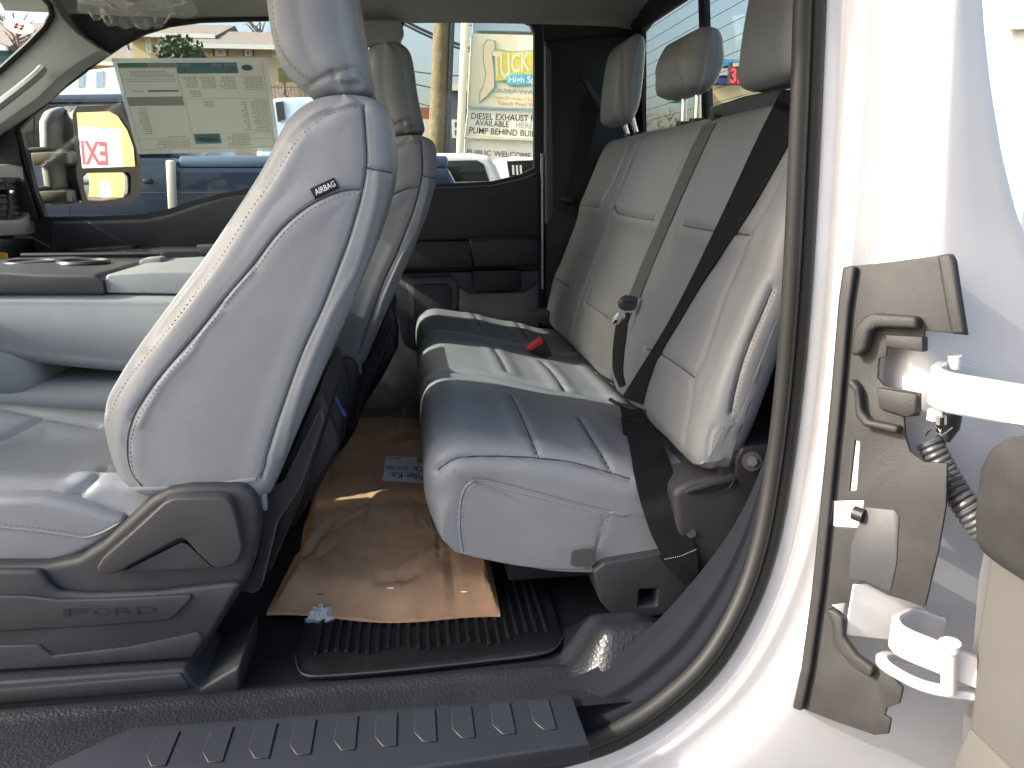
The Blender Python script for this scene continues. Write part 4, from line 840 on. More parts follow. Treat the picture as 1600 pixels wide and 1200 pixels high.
def bag_pt(s, t, top=True):
    p = (C4[0] * (1 - s) + C4[1] * s) * (1 - t) + (C4[3] * (1 - s) + C4[2] * s) * t
    x, y = p[0], p[1]
    x += 0.018 * math.sin(t * 9) * (1 - s) * (t < 0.75) - 0.030 * math.exp(-((t - 0.42) / 0.10) ** 2) * (1 - s)
    y += 0.012 * math.sin(s * 7 + 1) * sst(0.8, 1, t)
    e = min(s * 1.4, (1 - s) * 2.6, t * 1.5, (1 - t) * 1.2); b = sst(0, 0.12, e)
    z = 0.022 + b * (0.058 - 0.036 * sst(0.5, 1.0, t)) + 0.05 * (1 - t) * b
    if top:
        q = Vector((x * 5, y * 5, 2)); z += b * (0.010 * noise.noise(q * 1.1) + 0.0035 * noise.noise(q * 3.1) + 0.0010 * noise.noise(q * 11) + crease_z(s, t))
        z += 0.006 * noise.noise(Vector((s * 9, 0, t * 3))) * sst(0.85, 1, t)
    else: z = 0.016
    return (x, y, z)
V, F = grid(lambda i, j: bag_pt(i, j), 130, 170); Vb, Fb = grid(lambda i, j: bag_pt(i, j, False), 130, 170, flip=True)
n0 = len(V); ed = [i for i in range(130)] + [j * 130 + 129 for j in range(1, 170)] + [169 * 130 + i for i in range(128, -1, -1)] + [j * 130 for j in range(168, 0, -1)]
F = [f[::-1] for f in F]; Fb = [f[::-1] for f in Fb]
VB, FB2 = np.vstack([V, Vb]), F + [tuple(k + n0 for k in f) for f in Fb] + [(ed[k], ed[(k + 1) % len(ed)], ed[(k + 1) % len(ed)] + n0, ed[k] + n0) for k in range(len(ed))]
bag = thing('paper_parcel', 'crumpled brown kraft paper parcel on the floor, half under the rear bench', 'parcel', (-0.1, 1.75, 0.01))
mk('wrapping', VB, FB2, 'kraft', bag, angle=28); BT = bvh(VB, FB2)
ov = lambda o: (lambda u, v: cast(BT, u, v, o) if cast(BT, u, v) is not None else PZ(u, v, 0.1))
ql = [(602, 713), (700, 716), (700, 757), (636, 757)]
lab = patch('shipping_label', [(603, 713), (700, 716), (704, 758), (598, 751)], ov(0.003), 'paper', bag, 16, 10)
write('label_lettering', 'Fuel Filler Kit', [(611, 738), (692, 741), (692, 750), (611, 747)], ov(0.0045), 'ink', lab, bold=0.012, upside=True)
write('label_lettering', '12/12/2025', [(603, 728), (637, 729), (637, 734), (603, 733)], ov(0.0045), 'ink', lab, bold=0.008, upside=True)
write('label_lettering', '9 CA', [(646, 728), (668, 729), (668, 737), (646, 736)], ov(0.0045), 'ink', lab, bold=0.012, upside=True)
for k in range(7): patch('bar_mark', [(652 + 2.2 * k, 714.5), (653.2 + 2.2 * k, 714.5), (653.2 + 2.2 * k, 724), (652 + 2.2 * k, 724)], ov(0.0045), 'ink', lab)
patch('rule_line', [(606, 715.5), (628, 716), (628, 717), (606, 716.5)], ov(0.0045), 'ink', lab)
for u, v in ((501, 929), (610, 919), (725, 925)): mk('staple', *tube([cast(BT, u - 5, v, .003), cast(BT, u + 5, v, .003)], 0.0012, 6), 'chrome', bag)
pc0 = PZ(502, 962, 0.015)
def pouch_pt(i, j):
    x = (i - .5) * 0.046; y = (j - .5) * 0.040; z = 0.004 + 0.016 * math.sin(math.pi * i) * math.sin(math.pi * j); n = noise.noise_vector(Vector((i * 5, j * 5, 7))) * 0.008 + noise.noise_vector(Vector((i * 13, j * 13, 2))) * 0.003
    return pc0 + np.array((x, y, z)) + np.array(n)
V, F = grid(pouch_pt, 22, 20); Vl, Fl = grid(lambda i, j: pouch_pt(i, j) * (1, 1, 0) + np.array((0, 0, 0.013)), 22, 20)
V, F = join((V, F), (Vl, Fl))
pouch = tag(mk('plastic_pouch', V, F, sheer('silver_film', (0.75, 0.78, 0.80), 0.15, 0.62, 0.10), angle=10), 'small crinkled clear plastic pouch on the floor in front of the parcel', 'pouch')
for k in range(4): mk('mat_mark', *box(PZ(584 + 20 * k, 954 - 1.5 * k, 0.017), (0.010, 0.003, 0.001)), 'trim_grey', fm)

# ================================================================== OUTSIDE
GZ = -0.75
M['asphalt'] = mat('asphalt', (0.13, 0.128, 0.124), 0.85, bumps=(('noise', 60, 0.01, 0.5),), var=0.2, vscale=3)
M['truck_blue'] = mat('navy_paint', (0.014, 0.027, 0.058), 0.25, coat=1.0)
M['truck_white'] = mat('white_van_paint', (0.72, 0.73, 0.74), 0.3, coat=0.8)
M['dark_glass'] = mat('dark_vehicle_glass', (0.02, 0.022, 0.022), 0.06, var=0.3)
M['pale_blue'] = mat('pale_blue_paint', (0.42, 0.55, 0.66), 0.35, coat=0.5)
M['siding_y'] = mat('yellow_siding', (0.62, 0.50, 0.28), 0.7, var=0.06); M['siding_b'] = mat('tan_siding', (0.58, 0.44, 0.30), 0.7, var=0.06)
M['shingle'] = mat('grey_brown_shingle', (0.19, 0.165, 0.14), 0.9, bumps=(('noise', 4, 0.03, 0.5),), var=0.2, vscale=3)
M['white_trim'] = mat('white_house_trim', (0.75, 0.75, 0.72), 0.6); M['win'] = mat('house_window_glass', (0.10, 0.13, 0.16), 0.1)
M['shutter'] = mat('brown_shutter', (0.12, 0.06, 0.05), 0.7)
M['sign_cream'] = mat('cream_sign_face', (0.88, 0.83, 0.60), 0.4, var=0.03, vscale=2); M['sign_white'] = mat('white_sign_face', (0.88, 0.86, 0.76), 0.4, var=0.04, vscale=3)
M['sign_post'] = mat('cream_sign_post', (0.74, 0.71, 0.58), 0.6); M['sign_teal'] = mat('teal_print', (0.25, 0.50, 0.48), 0.5); M['sign_yellow'] = mat('yellow_sign_print', (0.84, 0.75, 0.16), 0.5); M['sign_pink'] = mat('peach_print', (0.86, 0.70, 0.50), 0.5)
M['sign_orange'] = mat('orange_print', (0.78, 0.40, 0.22), 0.5); M['sign_blue'] = mat('sky_blue_print', (0.10, 0.42, 0.58), 0.5); M['sign_lilac'] = mat('grey_blue_print', (0.30, 0.42, 0.52), 0.5); M['sign_letter'] = mat('dark_sign_letters', (0.06, 0.06, 0.055), 0.6)
M['pole'] = mat('weathered_pole_wood', (0.17, 0.14, 0.085), 0.9, bumps=(('noise', 12, 0.03, 0.6),), var=0.3, vscale=6)
M['slate'] = mat('dark_grey_siding', (0.085, 0.095, 0.11), 0.8, var=0.08); M['grass'] = mat('grass', (0.10, 0.13, 0.04), 0.95, var=0.3, vscale=3)
M['leaf'] = mat('evergreen_leaf', (0.055, 0.085, 0.030), 0.7, var=0.4, vscale=4); M['twig'] = mat('bare_twig', (0.16, 0.13, 0.10), 0.9, var=0.25)
M['brick'] = mat('red_brick', (0.30, 0.10, 0.06), 0.85, var=0.2); M['wall_yellow'] = mat('yellow_block_wall', (0.36, 0.27, 0.12), 0.8, bumps=(('noise', 20, 0.02, 0.4),), var=0.08, vscale=3)
M['exit_red'] = mat('red_sign_paint', (0.62, 0.03, 0.06), 0.5); M['tyre'] = mat('tyre', (0.02, 0.02, 0.02), 0.8); M['led'] = mat('red_led_digits', (0.9, 0.02, 0.03), 0.4, emit=2.0); M['hill'] = mat('wooded_hill', (0.12, 0.11, 0.075), 0.95, bumps=(('noise', 0.5, 1.0, 0.8),), var=0.45, vscale=0.3)
M['canopy_blue'] = mat('blue_canopy_band', (0.02, 0.30, 0.62), 0.4); M['canopy_navy'] = mat('navy_canopy_band', (0.05, 0.07, 0.28), 0.4); M['tan'] = mat('tan_canopy_soffit', (0.50, 0.43, 0.28), 0.7); M['teal_house'] = mat('teal_siding', (0.10, 0.28, 0.34), 0.7)

V, F = grid(lambda i, j: (-300 + 600 * i, -300 + 600 * j, GZ), 2, 2); struct(mk('ground', V, F, 'asphalt'))
V, F = grid(lambda i, j: (-30 + 52 * i, 21.5 + 7 * j, GZ + 0.02), 2, 2); struct(mk('grass_verge', V, F, 'grass'))
def hill(i, j):
    x = -160 + 320 * i; y = 62 + 90 * j; return (x, y, GZ - 0.1 + sst(0, 0.8, j) * (13 + 4 * noise.noise(Vector((x * 0.03, y * 0.03, 0))) - 9 * sst(-25, 25, x)) + 0.8 * noise.noise(Vector((x * 0.2, y * 0.2, 3))) * sst(0, .2, j))
V, F = grid(hill, 90, 40); struct(mk('hillside', V, F, 'hill'))

def wbox(name, x0, x1, y0, y1, z0, z1, m, parent, bev=0.0): return mk(name, *box(((x0 + x1) / 2, (y0 + y1) / 2, (z0 + z1) / 2), (x1 - x0, y1 - y0, z1 - z0), bev), m, parent)
def span(u0, v0, u1, v1, Y): a = PY(u0, v0, Y); b = PY(u1, v1, Y); return min(a[0], b[0]), max(a[0], b[0]), min(a[2], b[2]), max(a[2], b[2])
def window(u0, v0, u1, v1, Y, parent, fr_='white_trim', gl='win', t=0.12, bars=1):
    x0, x1, z0, z1 = span(u0, v0, u1, v1, Y); w = wbox('window', x0, x1, Y - 0.06, Y + 0.02, z0, z1, fr_, parent)
    n = bars + 1
    for k in range(n):
        a = z0 + t + (z1 - z0 - t) * k / n; b = z0 + (z1 - z0 - t) * (k + 1) / n; wbox('pane', x0 + t, x1 - t, Y - 0.075, Y - 0.05, a, b, gl, w)
    return w
# two houses on the rise across the road
def house(label, u0, u1, vwall, veave, vridge, Y, siding, wins, ridge_u):
    x0, x1, z0, z1 = span(u0, vwall, u1, veave, Y); h = thing('house', label, 'house', ((x0 + x1) / 2, Y + 4, GZ), 'houses across the road')
    wbox('wall', x0, x1, Y, Y + 8, GZ - 0.5, z1, siding, h)
    zr = PY(u0, vridge, Y + 4)[2]; o = 0.5
    V = [(x0 - o, Y - o, z1 - 0.1), (x1 + o, Y - o, z1 - 0.1), (x1 + o, Y + 8 + o, z1 - 0.1), (x0 - o, Y + 8 + o, z1 - 0.1), (x0 - o, Y + 4, zr), (x1 + o, Y + 4, zr)]
    r_ = mk('roof', V, [(0, 1, 5, 4), (3, 4, 5, 2), (0, 4, 3), (1, 2, 5), (0, 3, 2, 1)], 'shingle', h, smooth=False); wbox('gutter', x0 - o, x1 + o, Y - o - 0.12, Y - o + 0.02, z1 - 0.22, z1 - 0.05, 'white_trim', r_)
    for a, b, c, d in wins: window(a, b, c, d, Y, h)
    return h
house('yellow two storey house with white windows behind the clipped evergreen', 214, 322, 130, 55, 36, 38, 'siding_y', [(227, 60, 238, 84), (246, 60, 256, 80), (288, 60, 300, 80)], 240)
hb_ = house('lower tan house with grey shingle roof to the right of the yellow house', 312, 462, 130, 73, 48, 36, 'siding_b', [(336, 76, 353, 88), (382, 78, 394, 88), (425, 78, 440, 90)], 340)
for u in (333, 355, 380, 395):
    x0, x1, z0, z1 = span(u, 76, u + 2.5, 88, 36); wbox('shutter', x0, x1, 35.9, 35.95, z0, z1, 'shutter', hb_)
house('dark roofed house glimpsed beside the windscreen pillar', 60, 200, 150, 98, 58, 44, 'siding_b', [], 130)
house('teal sided house at the far left through the windscreen', -160, -2, 200, 72, 30, 30, 'teal_house', [(-60, 90, -40, 120)], -80)

def leafblob(n, c, rad, size, seed, squash=1.0):
    rnd = random.Random(seed); V = []; F = []
    for _ in range(n):
        while True:
            p = Vector((rnd.uniform(-1, 1), rnd.uniform(-1, 1), rnd.uniform(-1, 1)))
            if 0.25 < p.length < 1: break
        k = 0.78 + 0.35 * noise.noise(p * 2.3 + Vector((seed, 0, 0))); p = p * k
        q = Vector(c) + Vector((p.x * rad[0], p.y * rad[1], p.z * rad[2])); a = Vector((rnd.gauss(0, 1), rnd.gauss(0, 1), rnd.gauss(0, 1))).normalized() * size * rnd.uniform(.6, 1.4); b = a.orthogonal().normalized() * size * rnd.uniform(.3, .7)
        i = len(V); V += [q - a, q + b, q + a, q - b]; F.append((i, i + 1, i + 2, i + 3))
    return np.array([v[:] for v in V]), F
bc = PY(280, 82, 32); bush = thing('evergreen_shrub', 'rounded dark evergreen shrub in front of the yellow house', 'shrub', (bc[0], 32, GZ))
mk('crown', *leafblob(2600, (bc[0], 32, bc[2] - 0.5), (1.25, 1.2, 1.35), 0.10, 3), 'leaf', bush); mk('trunk', *tube([(bc[0], 32, GZ - 0.1), (bc[0], 32, bc[2])], [0.15, 0.08], 8), 'pole', bush)
def bare_tree(px, vtop, Y, seed, label):
    p = PY(px, vtop, Y); t = thing('bare_tree', label, 'tree', (p[0], Y, GZ), 'bare trees in the distance'); rnd = random.Random(seed); H = p[2] - GZ; tw = []
    mk('trunk', *tube([(p[0], Y, GZ - 0.2), (p[0] + .1, Y, GZ + H * .55), (p[0], Y, GZ + H)], [H * .022, H * .014, H * .003], 7), 'twig', t)
    for k in range(46):
        a = rnd.uniform(0, 6.28); h = rnd.uniform(.3, .95); L = H * .38 * (1.15 - h) * rnd.uniform(.7, 1.2); b = Vector((p[0], Y, GZ + H * h)); d = Vector((math.cos(a), math.sin(a), rnd.uniform(.5, 1.1))).normalized()
        e = b + d * L; tw.append(tube([b, b + d * L * .5 + Vector((0, 0, -.02 * L)), e], [H * .006, H * .004, H * .0012], 4))
        for q_ in range(4):
            f = b + d * L * rnd.uniform(.4, .95); g = (d + Vector((rnd.gauss(0, .6), rnd.gauss(0, .6), rnd.gauss(0, .4)))).normalized() * L * rnd.uniform(.25, .5); tw.append(tube([f, f + g], [H * .0025, H * .0008], 3))
    mk('crown', *join(*tw), 'twig', t); return t
bare_tree(20, 20, 24, 1, 'bare branched tree seen through the windscreen behind the oval sticker'); bare_tree(200, 62, 46, 2, 'bare tree beside the yellow house'); bare_tree(404, 18, 48, 3, 'bare tree standing behind the tan house roof'); bare_tree(440, 95, 26, 4, 'small bare tree just left of the driver headrest')
# parked navy pickup
by = 4.7; bt = thing('navy_pickup', 'navy blue pickup parked alongside the passenger side', 'truck', (-1.5, by + 0.9, GZ))
mk('body', *pxprism([(-420, 262), (-200, 246), (272, 246), (276, 262), (700, 262), (720, 300), (720, 430), (-430, 430), (-440, 300)], by, 1.9, bevel=0.05, seg=3), 'truck_blue', bt)
mk('cab_roof', *pxprism([(-210, 248), (-130, 158), (-60, 147), (238, 144), (256, 150), (272, 248)], by + 0.08, 1.74, bevel=0.06, seg=3), 'truck_blue', bt)
mk('drip_rail', *pxprism([(-100, 156), (240, 153), (242, 158), (-102, 162)], by + 0.06, 0.04), 'truck_blue', bt)
for w in ([(-150, 240), (-90, 172), (20, 166), (20, 240)], [(40, 238), (36, 166), (96, 165), (104, 238)], [(112, 238), (110, 165), (232, 163), (246, 238)]): mk('side_window', *pxprism(w, by + 0.065, 0.02, bevel=0.004), 'dark_glass', bt)
for u in (30, 106): mk('door_gap', *pxprism([(u, 166), (u + 1.2, 166), (u + 2.2, 400), (u + 1, 400)], by - 0.003, 0.01), 'seam', bt)
for u in (8, 222): mk('door_handle', *pxprism([(u, 279), (u + 14, 279), (u + 14, 287), (u, 287)], by - 0.03, 0.035, bevel=0.008), 'black', bt)
mk('body_crease', *pxprism([(-400, 300), (700, 300), (700, 303), (-400, 303)], by - 0.012, 0.02, bevel=0.004), 'truck_blue', bt)
mk('bed_rail', *pxprism([(278, 243), (700, 243), (700, 262), (278, 262)], by + 0.02, 0.10, bevel=0.02), mat('rail_sky_reflection', (0.07, 0.12, 0.19), 0.3), bt)  # lighter blue paints the sky reflected along the bed rail
mk('tan_post', *pxprism([(258, 250), (270, 250), (273, 326), (262, 328)], by - 0.10, 0.06, bevel=0.01), 'sign_post', bt)
for u in (-260, 520):
    c = PY(u, 430, by + 0.1); w = mk('wheel', *tube([(c[0], by + 0.02, GZ + 0.40), (c[0], by + 0.30, GZ + 0.40)], 0.40, 24), 'tyre', bt); mk('rim', *tube([(c[0], by + 0.0, GZ + 0.40), (c[0], by + 0.03, GZ + 0.40)], 0.24, 18), 'chrome', w)
# white van nearest the sign
vy = 5.4; vt = thing('white_van', 'white van with dark tinted window below the car wash sign', 'van', (0.4, vy + 0.8, GZ))
mk('body', *pxprism([(600, 262), (606, 248), (640, 239), (735, 239), (765, 243), (776, 258), (786, 284), (880, 296), (900, 330), (900, 480), (600, 480)], vy, 1.7, bevel=0.04, seg=3), 'truck_white', vt)
mk('side_window', *pxprism([(640, 252), (745, 250), (756, 256), (765, 283), (640, 286)], vy - 0.004, 0.03, bevel=0.005), 'dark_glass', vt)
mk('wheel', *tube([(0.9, vy - 0.01, GZ + 0.36), (0.9, vy + 0.24, GZ + 0.36)], 0.36, 22), 'tyre', vt)
v2 = thing('white_car', 'white car half hidden behind the white van, right of it', 'car', (1.6, 8.6, GZ))
mk('body', *pxprism([(770, 250), (800, 244), (850, 246), (870, 262), (900, 276), (900, 400), (770, 400)], 8.0, 1.6, bevel=0.04), 'truck_white', v2); mk('side_window', *pxprism([(792, 252), (838, 250), (850, 274), (796, 276)], 7.99, 0.03), 'dark_glass', v2)
for u in (800, 806, 812): mk('window_mark', *pxprism([(u, 258), (u + 3, 258), (u + 4, 273), (u + 1, 273)], 7.98, 0.01), 'truck_white', v2)
bv = thing('pale_blue_van', 'pale blue van parked beyond the driver headrest', 'van', (-1.3, 9.5, GZ))
mk('body', *pxprism([(400, 165), (432, 152), (520, 150), (540, 170), (560, 240), (560, 340), (400, 340)], 9.0, 1.6, bevel=0.06), 'pale_blue', bv); mk('side_window', *pxprism([(430, 160), (442, 158), (446, 186), (434, 190)], 8.99, 0.03), 'dark_glass', bv)
wt = thing('box_truck', 'white box truck standing behind the navy pickup roof', 'truck', (-6, 17, GZ)); mk('box', *pxprism([(90, 114), (182, 104), (240, 104), (240, 300), (90, 300)], 16, 2.2, bevel=0.05), 'truck_white', wt)
for a, b in ((122, 132), (150, 162)): mk('panel_mark', *pxprism([(a, 112), (b, 111), (b, 136), (a, 137)], 15.99, 0.03), 'pale_blue', wt)
gs = tag(mk('green_sign', *pxprism([(434, 106), (470, 104), (470, 128), (436, 128)], 20, 0.06), 'grass'), 'small green sign left of the driver headrest', 'sign')
fn = thing('picket_fence', 'dark picket fence below the green sign', 'fence', (PY(440, 150, 22)[0], 22, GZ))
for k in range(14):
    x0, x1, z0, z1 = span(424 + 5 * k, 132, 426 + 5 * k, 156, 22); wbox('picket', x0, x1, 22, 22.04, GZ, z1, 'pole', fn)
x0, x1, z0, z1 = span(420, 135, 500, 137, 22); wbox('rail', x0, x1, 22.04, 22.08, z0, z1, 'pole', fn)

# utility pole and wires
a = PY(694, -60, 15); b = PY(682, 235, 15); up = thing('utility_pole', 'weathered wooden utility pole left of the car wash sign', 'pole', (b[0], 15, GZ))
mk('post', *tube([(b[0] - 0.02, 15, GZ - 0.1), (b[0], 15, b[2]), (a[0], 15, a[2])], [0.19, 0.165, 0.14], 14), 'pole', up)
mk('conduit', *tube([(b[0] + 0.19, 14.95, GZ), (b[0] + 0.19, 14.95, b[2]), (a[0] + 0.18, 14.95, a[2])], 0.05, 8), 'slate', up)
def wire(p, q, r, label):
    A = PY(*p); B = PY(*q); pts = [A * (1 - t) + B * t + np.array([0, 0, -0.25 * math.sin(math.pi * t)]) for t in np.linspace(0, 1, 14)]; tag(mk('overhead_wire', *tube(pts, r, 5), 'ink'), label, 'wire', 'overhead wires')
wire((560, -8, 16), (860, 98, 15.5), 0.028, 'thick upper overhead wire crossing behind the utility pole')
wire((560, -2, 16), (860, 104, 15.5), 0.022, 'second overhead wire close under the thick one')
wire((560, 96, 24), (860, 112, 24), 0.016, 'thin overhead wire level with the car wash sign lettering')
wire((560, 108, 24), (860, 150, 24), 0.016, 'thin sagging overhead wire above the dark grey building')
wire((560, 130, 26), (860, 196, 26), 0.014, 'lowest thin overhead wire slanting to the dark grey building')
wire((560, -30, 20), (860, 60, 20), 0.012, 'faint topmost overhead wire slanting across the far rear window')
dg = thing('grey_building', 'dark grey building with one white window between pole and sign', 'building', (PY(715, 200, 23)[0], 25, GZ)); x0, x1, z0, z1 = span(698, 240, 760, 143, 23)
wbox('wall', x0, x1, 23, 28, GZ, z1, 'slate', dg); wbox('roof_edge', x0 - .15, x1 + .15, 22.85, 28.1, z1, z1 + .18, 'sign_post', dg); window(706, 187, 719, 216, 23, dg, t=0.07)
ch_ = PY(720, 120, 24); mk('vent_pipe', *tube([(ch_[0], 24, z1), (ch_[0], 24, ch_[2])], 0.05, 8), 'slate', dg)
rb = thing('brick_building', 'low red brick building behind the utility pole', 'building', (PY(665, 180, 34)[0], 36, GZ)); x0, x1, z0, z1 = span(560, 240, 682, 168, 34); wbox('wall', x0, x1, 34, 39, GZ, z1, 'brick', rb); wbox('lower_wall', x0, x1, 33.9, 34.05, GZ, PY(600, 186, 34)[2], 'sign_post', rb)

# car wash pylon sign
SY = 13.0; sg = thing('car_wash_sign', 'tall cream pylon sign for a car wash seen through the far rear window', 'sign', (PY(790, 200, SY)[0], SY, GZ))
S_ = lambda u, v: PY(u, v, SY)
mk('post', *pxprism([(726, -60), (738, -60), (722, 300), (712, 300)], SY - 0.1, 0.3, bevel=0.02), 'sign_post', sg)
mk('cabinet', *pxprism([(738, 52), (960, 58), (960, 175), (732, 168)], SY, 0.35, bevel=0.02), 'sign_cream', sg)
mk('top_panel', *pxprism([(742, -60), (960, -60), (960, 52), (740, 47)], SY + 0.02, 0.3), 'pale_blue', sg)
mk('marquee', *pxprism([(733, 168), (960, 176), (960, 222), (728, 212)], SY - 0.01, 0.35, bevel=0.01), 'sign_white', sg)
mk('lower_panel', *pxprism([(728, 215), (960, 224), (960, 330), (722, 330)], SY + 0.01, 0.3), 'sign_white', sg)
mk('divider', *pxprism([(732, 165.5), (960, 173), (960, 176), (732, 168.5)], SY - 0.06, 0.1), 'sign_lilac', sg)
mk('ledge', *pxprism([(727, 212), (960, 221.5), (960, 225), (726, 215.5)], SY - 0.08, 0.12), 'sign_post', sg)
on_s = lambda o: (lambda u, v: PY(u, v, SY - o))
big_s = [(756, 72), (762, 63), (772, 64), (773, 76), (768, 82), (770, 100), (772, 120), (772, 136), (760, 150), (750, 158), (751, 145), (756, 136), (760, 115), (756, 92)]
mk('logo_outline', *pxprism([(755, 71), (761, 61), (774, 63), (774.5, 76), (801, 80.5), (850, 76), (960, 76), (960, 105), (850, 116), (800, 127), (776, 128), (776, 138), (762, 152), (748, 161), (749, 144), (755, 134), (758.5, 115), (754.5, 92)], SY - 0.02, 0.015), 'sign_teal', sg)
mk('logo_field', *pxprism([(773, 78), (801, 82), (850, 78), (960, 78), (960, 103), (850, 114), (800, 125), (774, 126)], SY - 0.028, 0.008), 'sign_yellow', sg)
mk('logo_initial', *pxprism(big_s, SY - 0.034, 0.01), 'sign_pink', sg)
for ch, q_ in (('T', [(769, 80), (781, 82), (783, 122), (771, 120)]), ('U', [(781, 82), (796, 83.5), (797, 124), (782, 122)]), ('C', [(798, 83), (813, 82), (813, 113), (798, 116)]), ('K', [(814, 82), (828, 80), (828, 110), (814, 113)]), ('S', [(832, 80), (848, 79), (848, 108), (832, 109)])): write('logo_lettering', ch, q_, on_s(0.035), 'sign_cream', sg, bold=0.02)
mk('logo_plaque', *pxprism([(792, 118), (800, 116), (900, 116), (900, 134), (796, 134), (792, 130)], SY - 0.042, 0.012, bevel=0.003), 'sign_blue', sg)
write('plaque_lettering', 'High Speed', [(795, 119), (856, 119), (856, 134), (795, 132)], on_s(0.044), 'sign_cream', sg, bold=0.02)
write('sign_lettering', 'LASERWASH', [(771, 138), (850, 142), (850, 148), (771, 144)], on_s(0.006), 'sign_lilac', sg, bold=0.01)
write('sign_lettering', 'Open 24 Hours 7 Days a Week', [(770, 149), (864, 156), (864, 162), (770, 155)], on_s(0.006), 'sign_orange', sg)
write('sign_lettering', 'Touch Free Wash', [(777, 157), (848, 162), (848, 169), (777, 164)], on_s(0.006), 'sign_orange', sg, bold=0.015)
write('marquee_lettering', 'DIESEL EXHAUST FLUID', [(737, 176), (860, 181), (860, 191), (736, 186)], on_s(0.016), 'sign_letter', sg, bold=0.006)
write('marquee_lettering', 'AVAILABLE', [(743, 187), (795, 190), (795, 199), (742, 196)], on_s(0.016), 'sign_letter', sg, bold=0.006)
write('marquee_lettering', 'HERE', [(806, 190), (832, 192), (832, 201), (806, 199)], on_s(0.016), 'sign_lilac', sg)
write('marquee_lettering', 'PUMP BEHIND BUILDING', [(734, 198), (866, 206), (866, 216), (733, 208)], on_s(0.016), 'sign_letter', sg, bold=0.006)
write('panel_lettering', 'PUBLIC WELCOME 24', [(730, 233), (845, 240), (845, 249), (730, 241)], on_s(0.002), 'sign_letter', sg)

# filling station canopy and price sign through the rear window
KX = 13.0; ca = thing('station_canopy', 'filling station canopy with blue and white fascia seen through the rear window', 'canopy', (6.5, KX, GZ))
def kbox(n, u0, v0, u1, v1, m, d=0.0, th=1.0): x0, x1, z0, z1 = span(u0, v0, u1, v1, KX); return wbox(n, x0, x1, KX - d, KX + th, z0, z1, m, ca)
kbox('fascia_band', 1118, 92, 1300, 106, 'canopy_blue'); kbox('fascia_band', 1118, 106.2, 1300, 121, 'truck_white'); kbox('fascia_band', 1118, 121.2, 1300, 132, 'canopy_navy')
mk('soffit', *pxprism([(1100, 133), (1300, 133), (1300, 160), (1126, 160), (1112, 142)], KX + 0.2, 0.8), 'tan', ca)
pr = tag(mk('price_display', *pxprism([(1142, 97), (1170, 97), (1170, 132), (1140, 132)], KX - 0.2, 0.1), 'ink'), 'red digital fuel price display on the station canopy', 'display')
write('price_digit', '3.', [(1142, 106), (1156, 106), (1155, 130), (1141, 130)], lambda u, v: PY(u, v, KX - 0.23), 'led', pr, bold=0.02)
mk('grade_plate', *pxprism([(1146, 98), (1157, 98), (1157, 104), (1146, 104)], KX - 0.22, 0.02), 'tan', pr)
for n_, (u, vt_, Y, sd) in enumerate(((1008, 172, 40, 11), (1028, 176, 42, 12), (1046, 168, 40, 13), (1062, 178, 41, 14))): bare_tree(u, vt_, Y, sd, ['small bare tree low in the rear window beside the far headrest', 'second bare tree from the far headrest in the rear window', 'taller bare tree left of the middle headrest posts', 'bare tree behind the middle headrest posts'][n_])
gn = tag(mk('green_canopy', *pxprism([(1050, 152), (1072, 149), (1072, 158), (1054, 158)], 20, 0.5), mat('green_panel', (0.08, 0.35, 0.18), 0.5)), 'small green panel behind the middle headrest posts', 'panel')

wbld = thing('white_backdrop_block', 'white block added as a blown-out background beyond the near rear pillar', 'building', (9.0, 10.5, GZ))  # invented block, sunlit so the view past the pillar goes white
wbox('wall', 7.0, 11.0, 8.2, 13.0, GZ, 6.5, 'truck_white', wbld)
mk('wall_box', *prism([PX(u, v, 6.99) for u, v in ((1584, 18), (1640, 8), (1640, 44), (1580, 48))], (-0.25, 0, 0)), 'tan', wbld)

# ---- passenger mirror and the wall it looks at
my = 3.14; mirr = thing('side_mirror', 'towing side mirror on twin arms outside the far front window', 'mirror', PY(150, 330, my))
mc_ = PY(165, 240, my); dvec = Vector(mc_ - CAM).normalized(); refl = Vector((0.955, 0.295, -0.01)).normalized(); mn = (refl - dvec).normalized()
# housing built square to the glass, then turned: local frame (a across, b up, n out of glass)
bvec = (Vector((0, 0, 1)) - mn * mn.z).normalized(); avec = bvec.cross(mn).normalized()
if avec.dot(Vector(RT)) < 0: avec = -avec
def MPt(u, v, d=0.0): p = PP(u, v, mc_, np.array(mn)); return p + np.array(mn) * d
hs = [(120, 166), (170, 164), (186, 170), (200, 188), (212, 212), (219, 250), (221, 290), (218, 305), (208, 314), (170, 322), (140, 321), (128, 314), (120, 280), (114, 210), (112, 178)]
mk('housing', *prism([MPt(u, v, -0.006) for u, v in hs], np.array(mn) * -0.07, bevel=0.012, seg=3), 'plastic2', mirr)
mk('housing_cap', *prism([MPt(u, v, -0.03) for u, v in ((92, 172), (118, 165), (114, 210), (118, 262), (126, 322), (96, 324), (86, 250), (84, 190))], np.array(mn) * -0.05, bevel=0.02, seg=3), mat('grey_mirror_cap', (0.26, 0.26, 0.245), 0.5, var=0.1, vscale=30), mirr)
mk('bezel', *prism([MPt(u, v, 0.002) for u, v in hs], np.array(mn) * -0.012, [[MPt(u, v, 0.002) for u, v in ((119, 176), (172, 174), (186, 181), (201, 203), (211, 230), (213.5, 260), (128, 263), (124, 230))], [MPt(u, v, 0.002) for u, v in ((129, 270), (200, 269), (204, 275), (204, 302), (197, 309), (160, 314), (137, 313), (131, 295))]], bevel=0.0), 'plastic2', mirr)
mk('mirror_glass', *prism([MPt(u, v, -0.003) for u, v in ((117, 174), (172, 172), (188, 180), (203, 202), (213, 230), (215, 262), (127, 265), (122, 230))], np.array(mn) * -0.002), 'mirror', mirr)
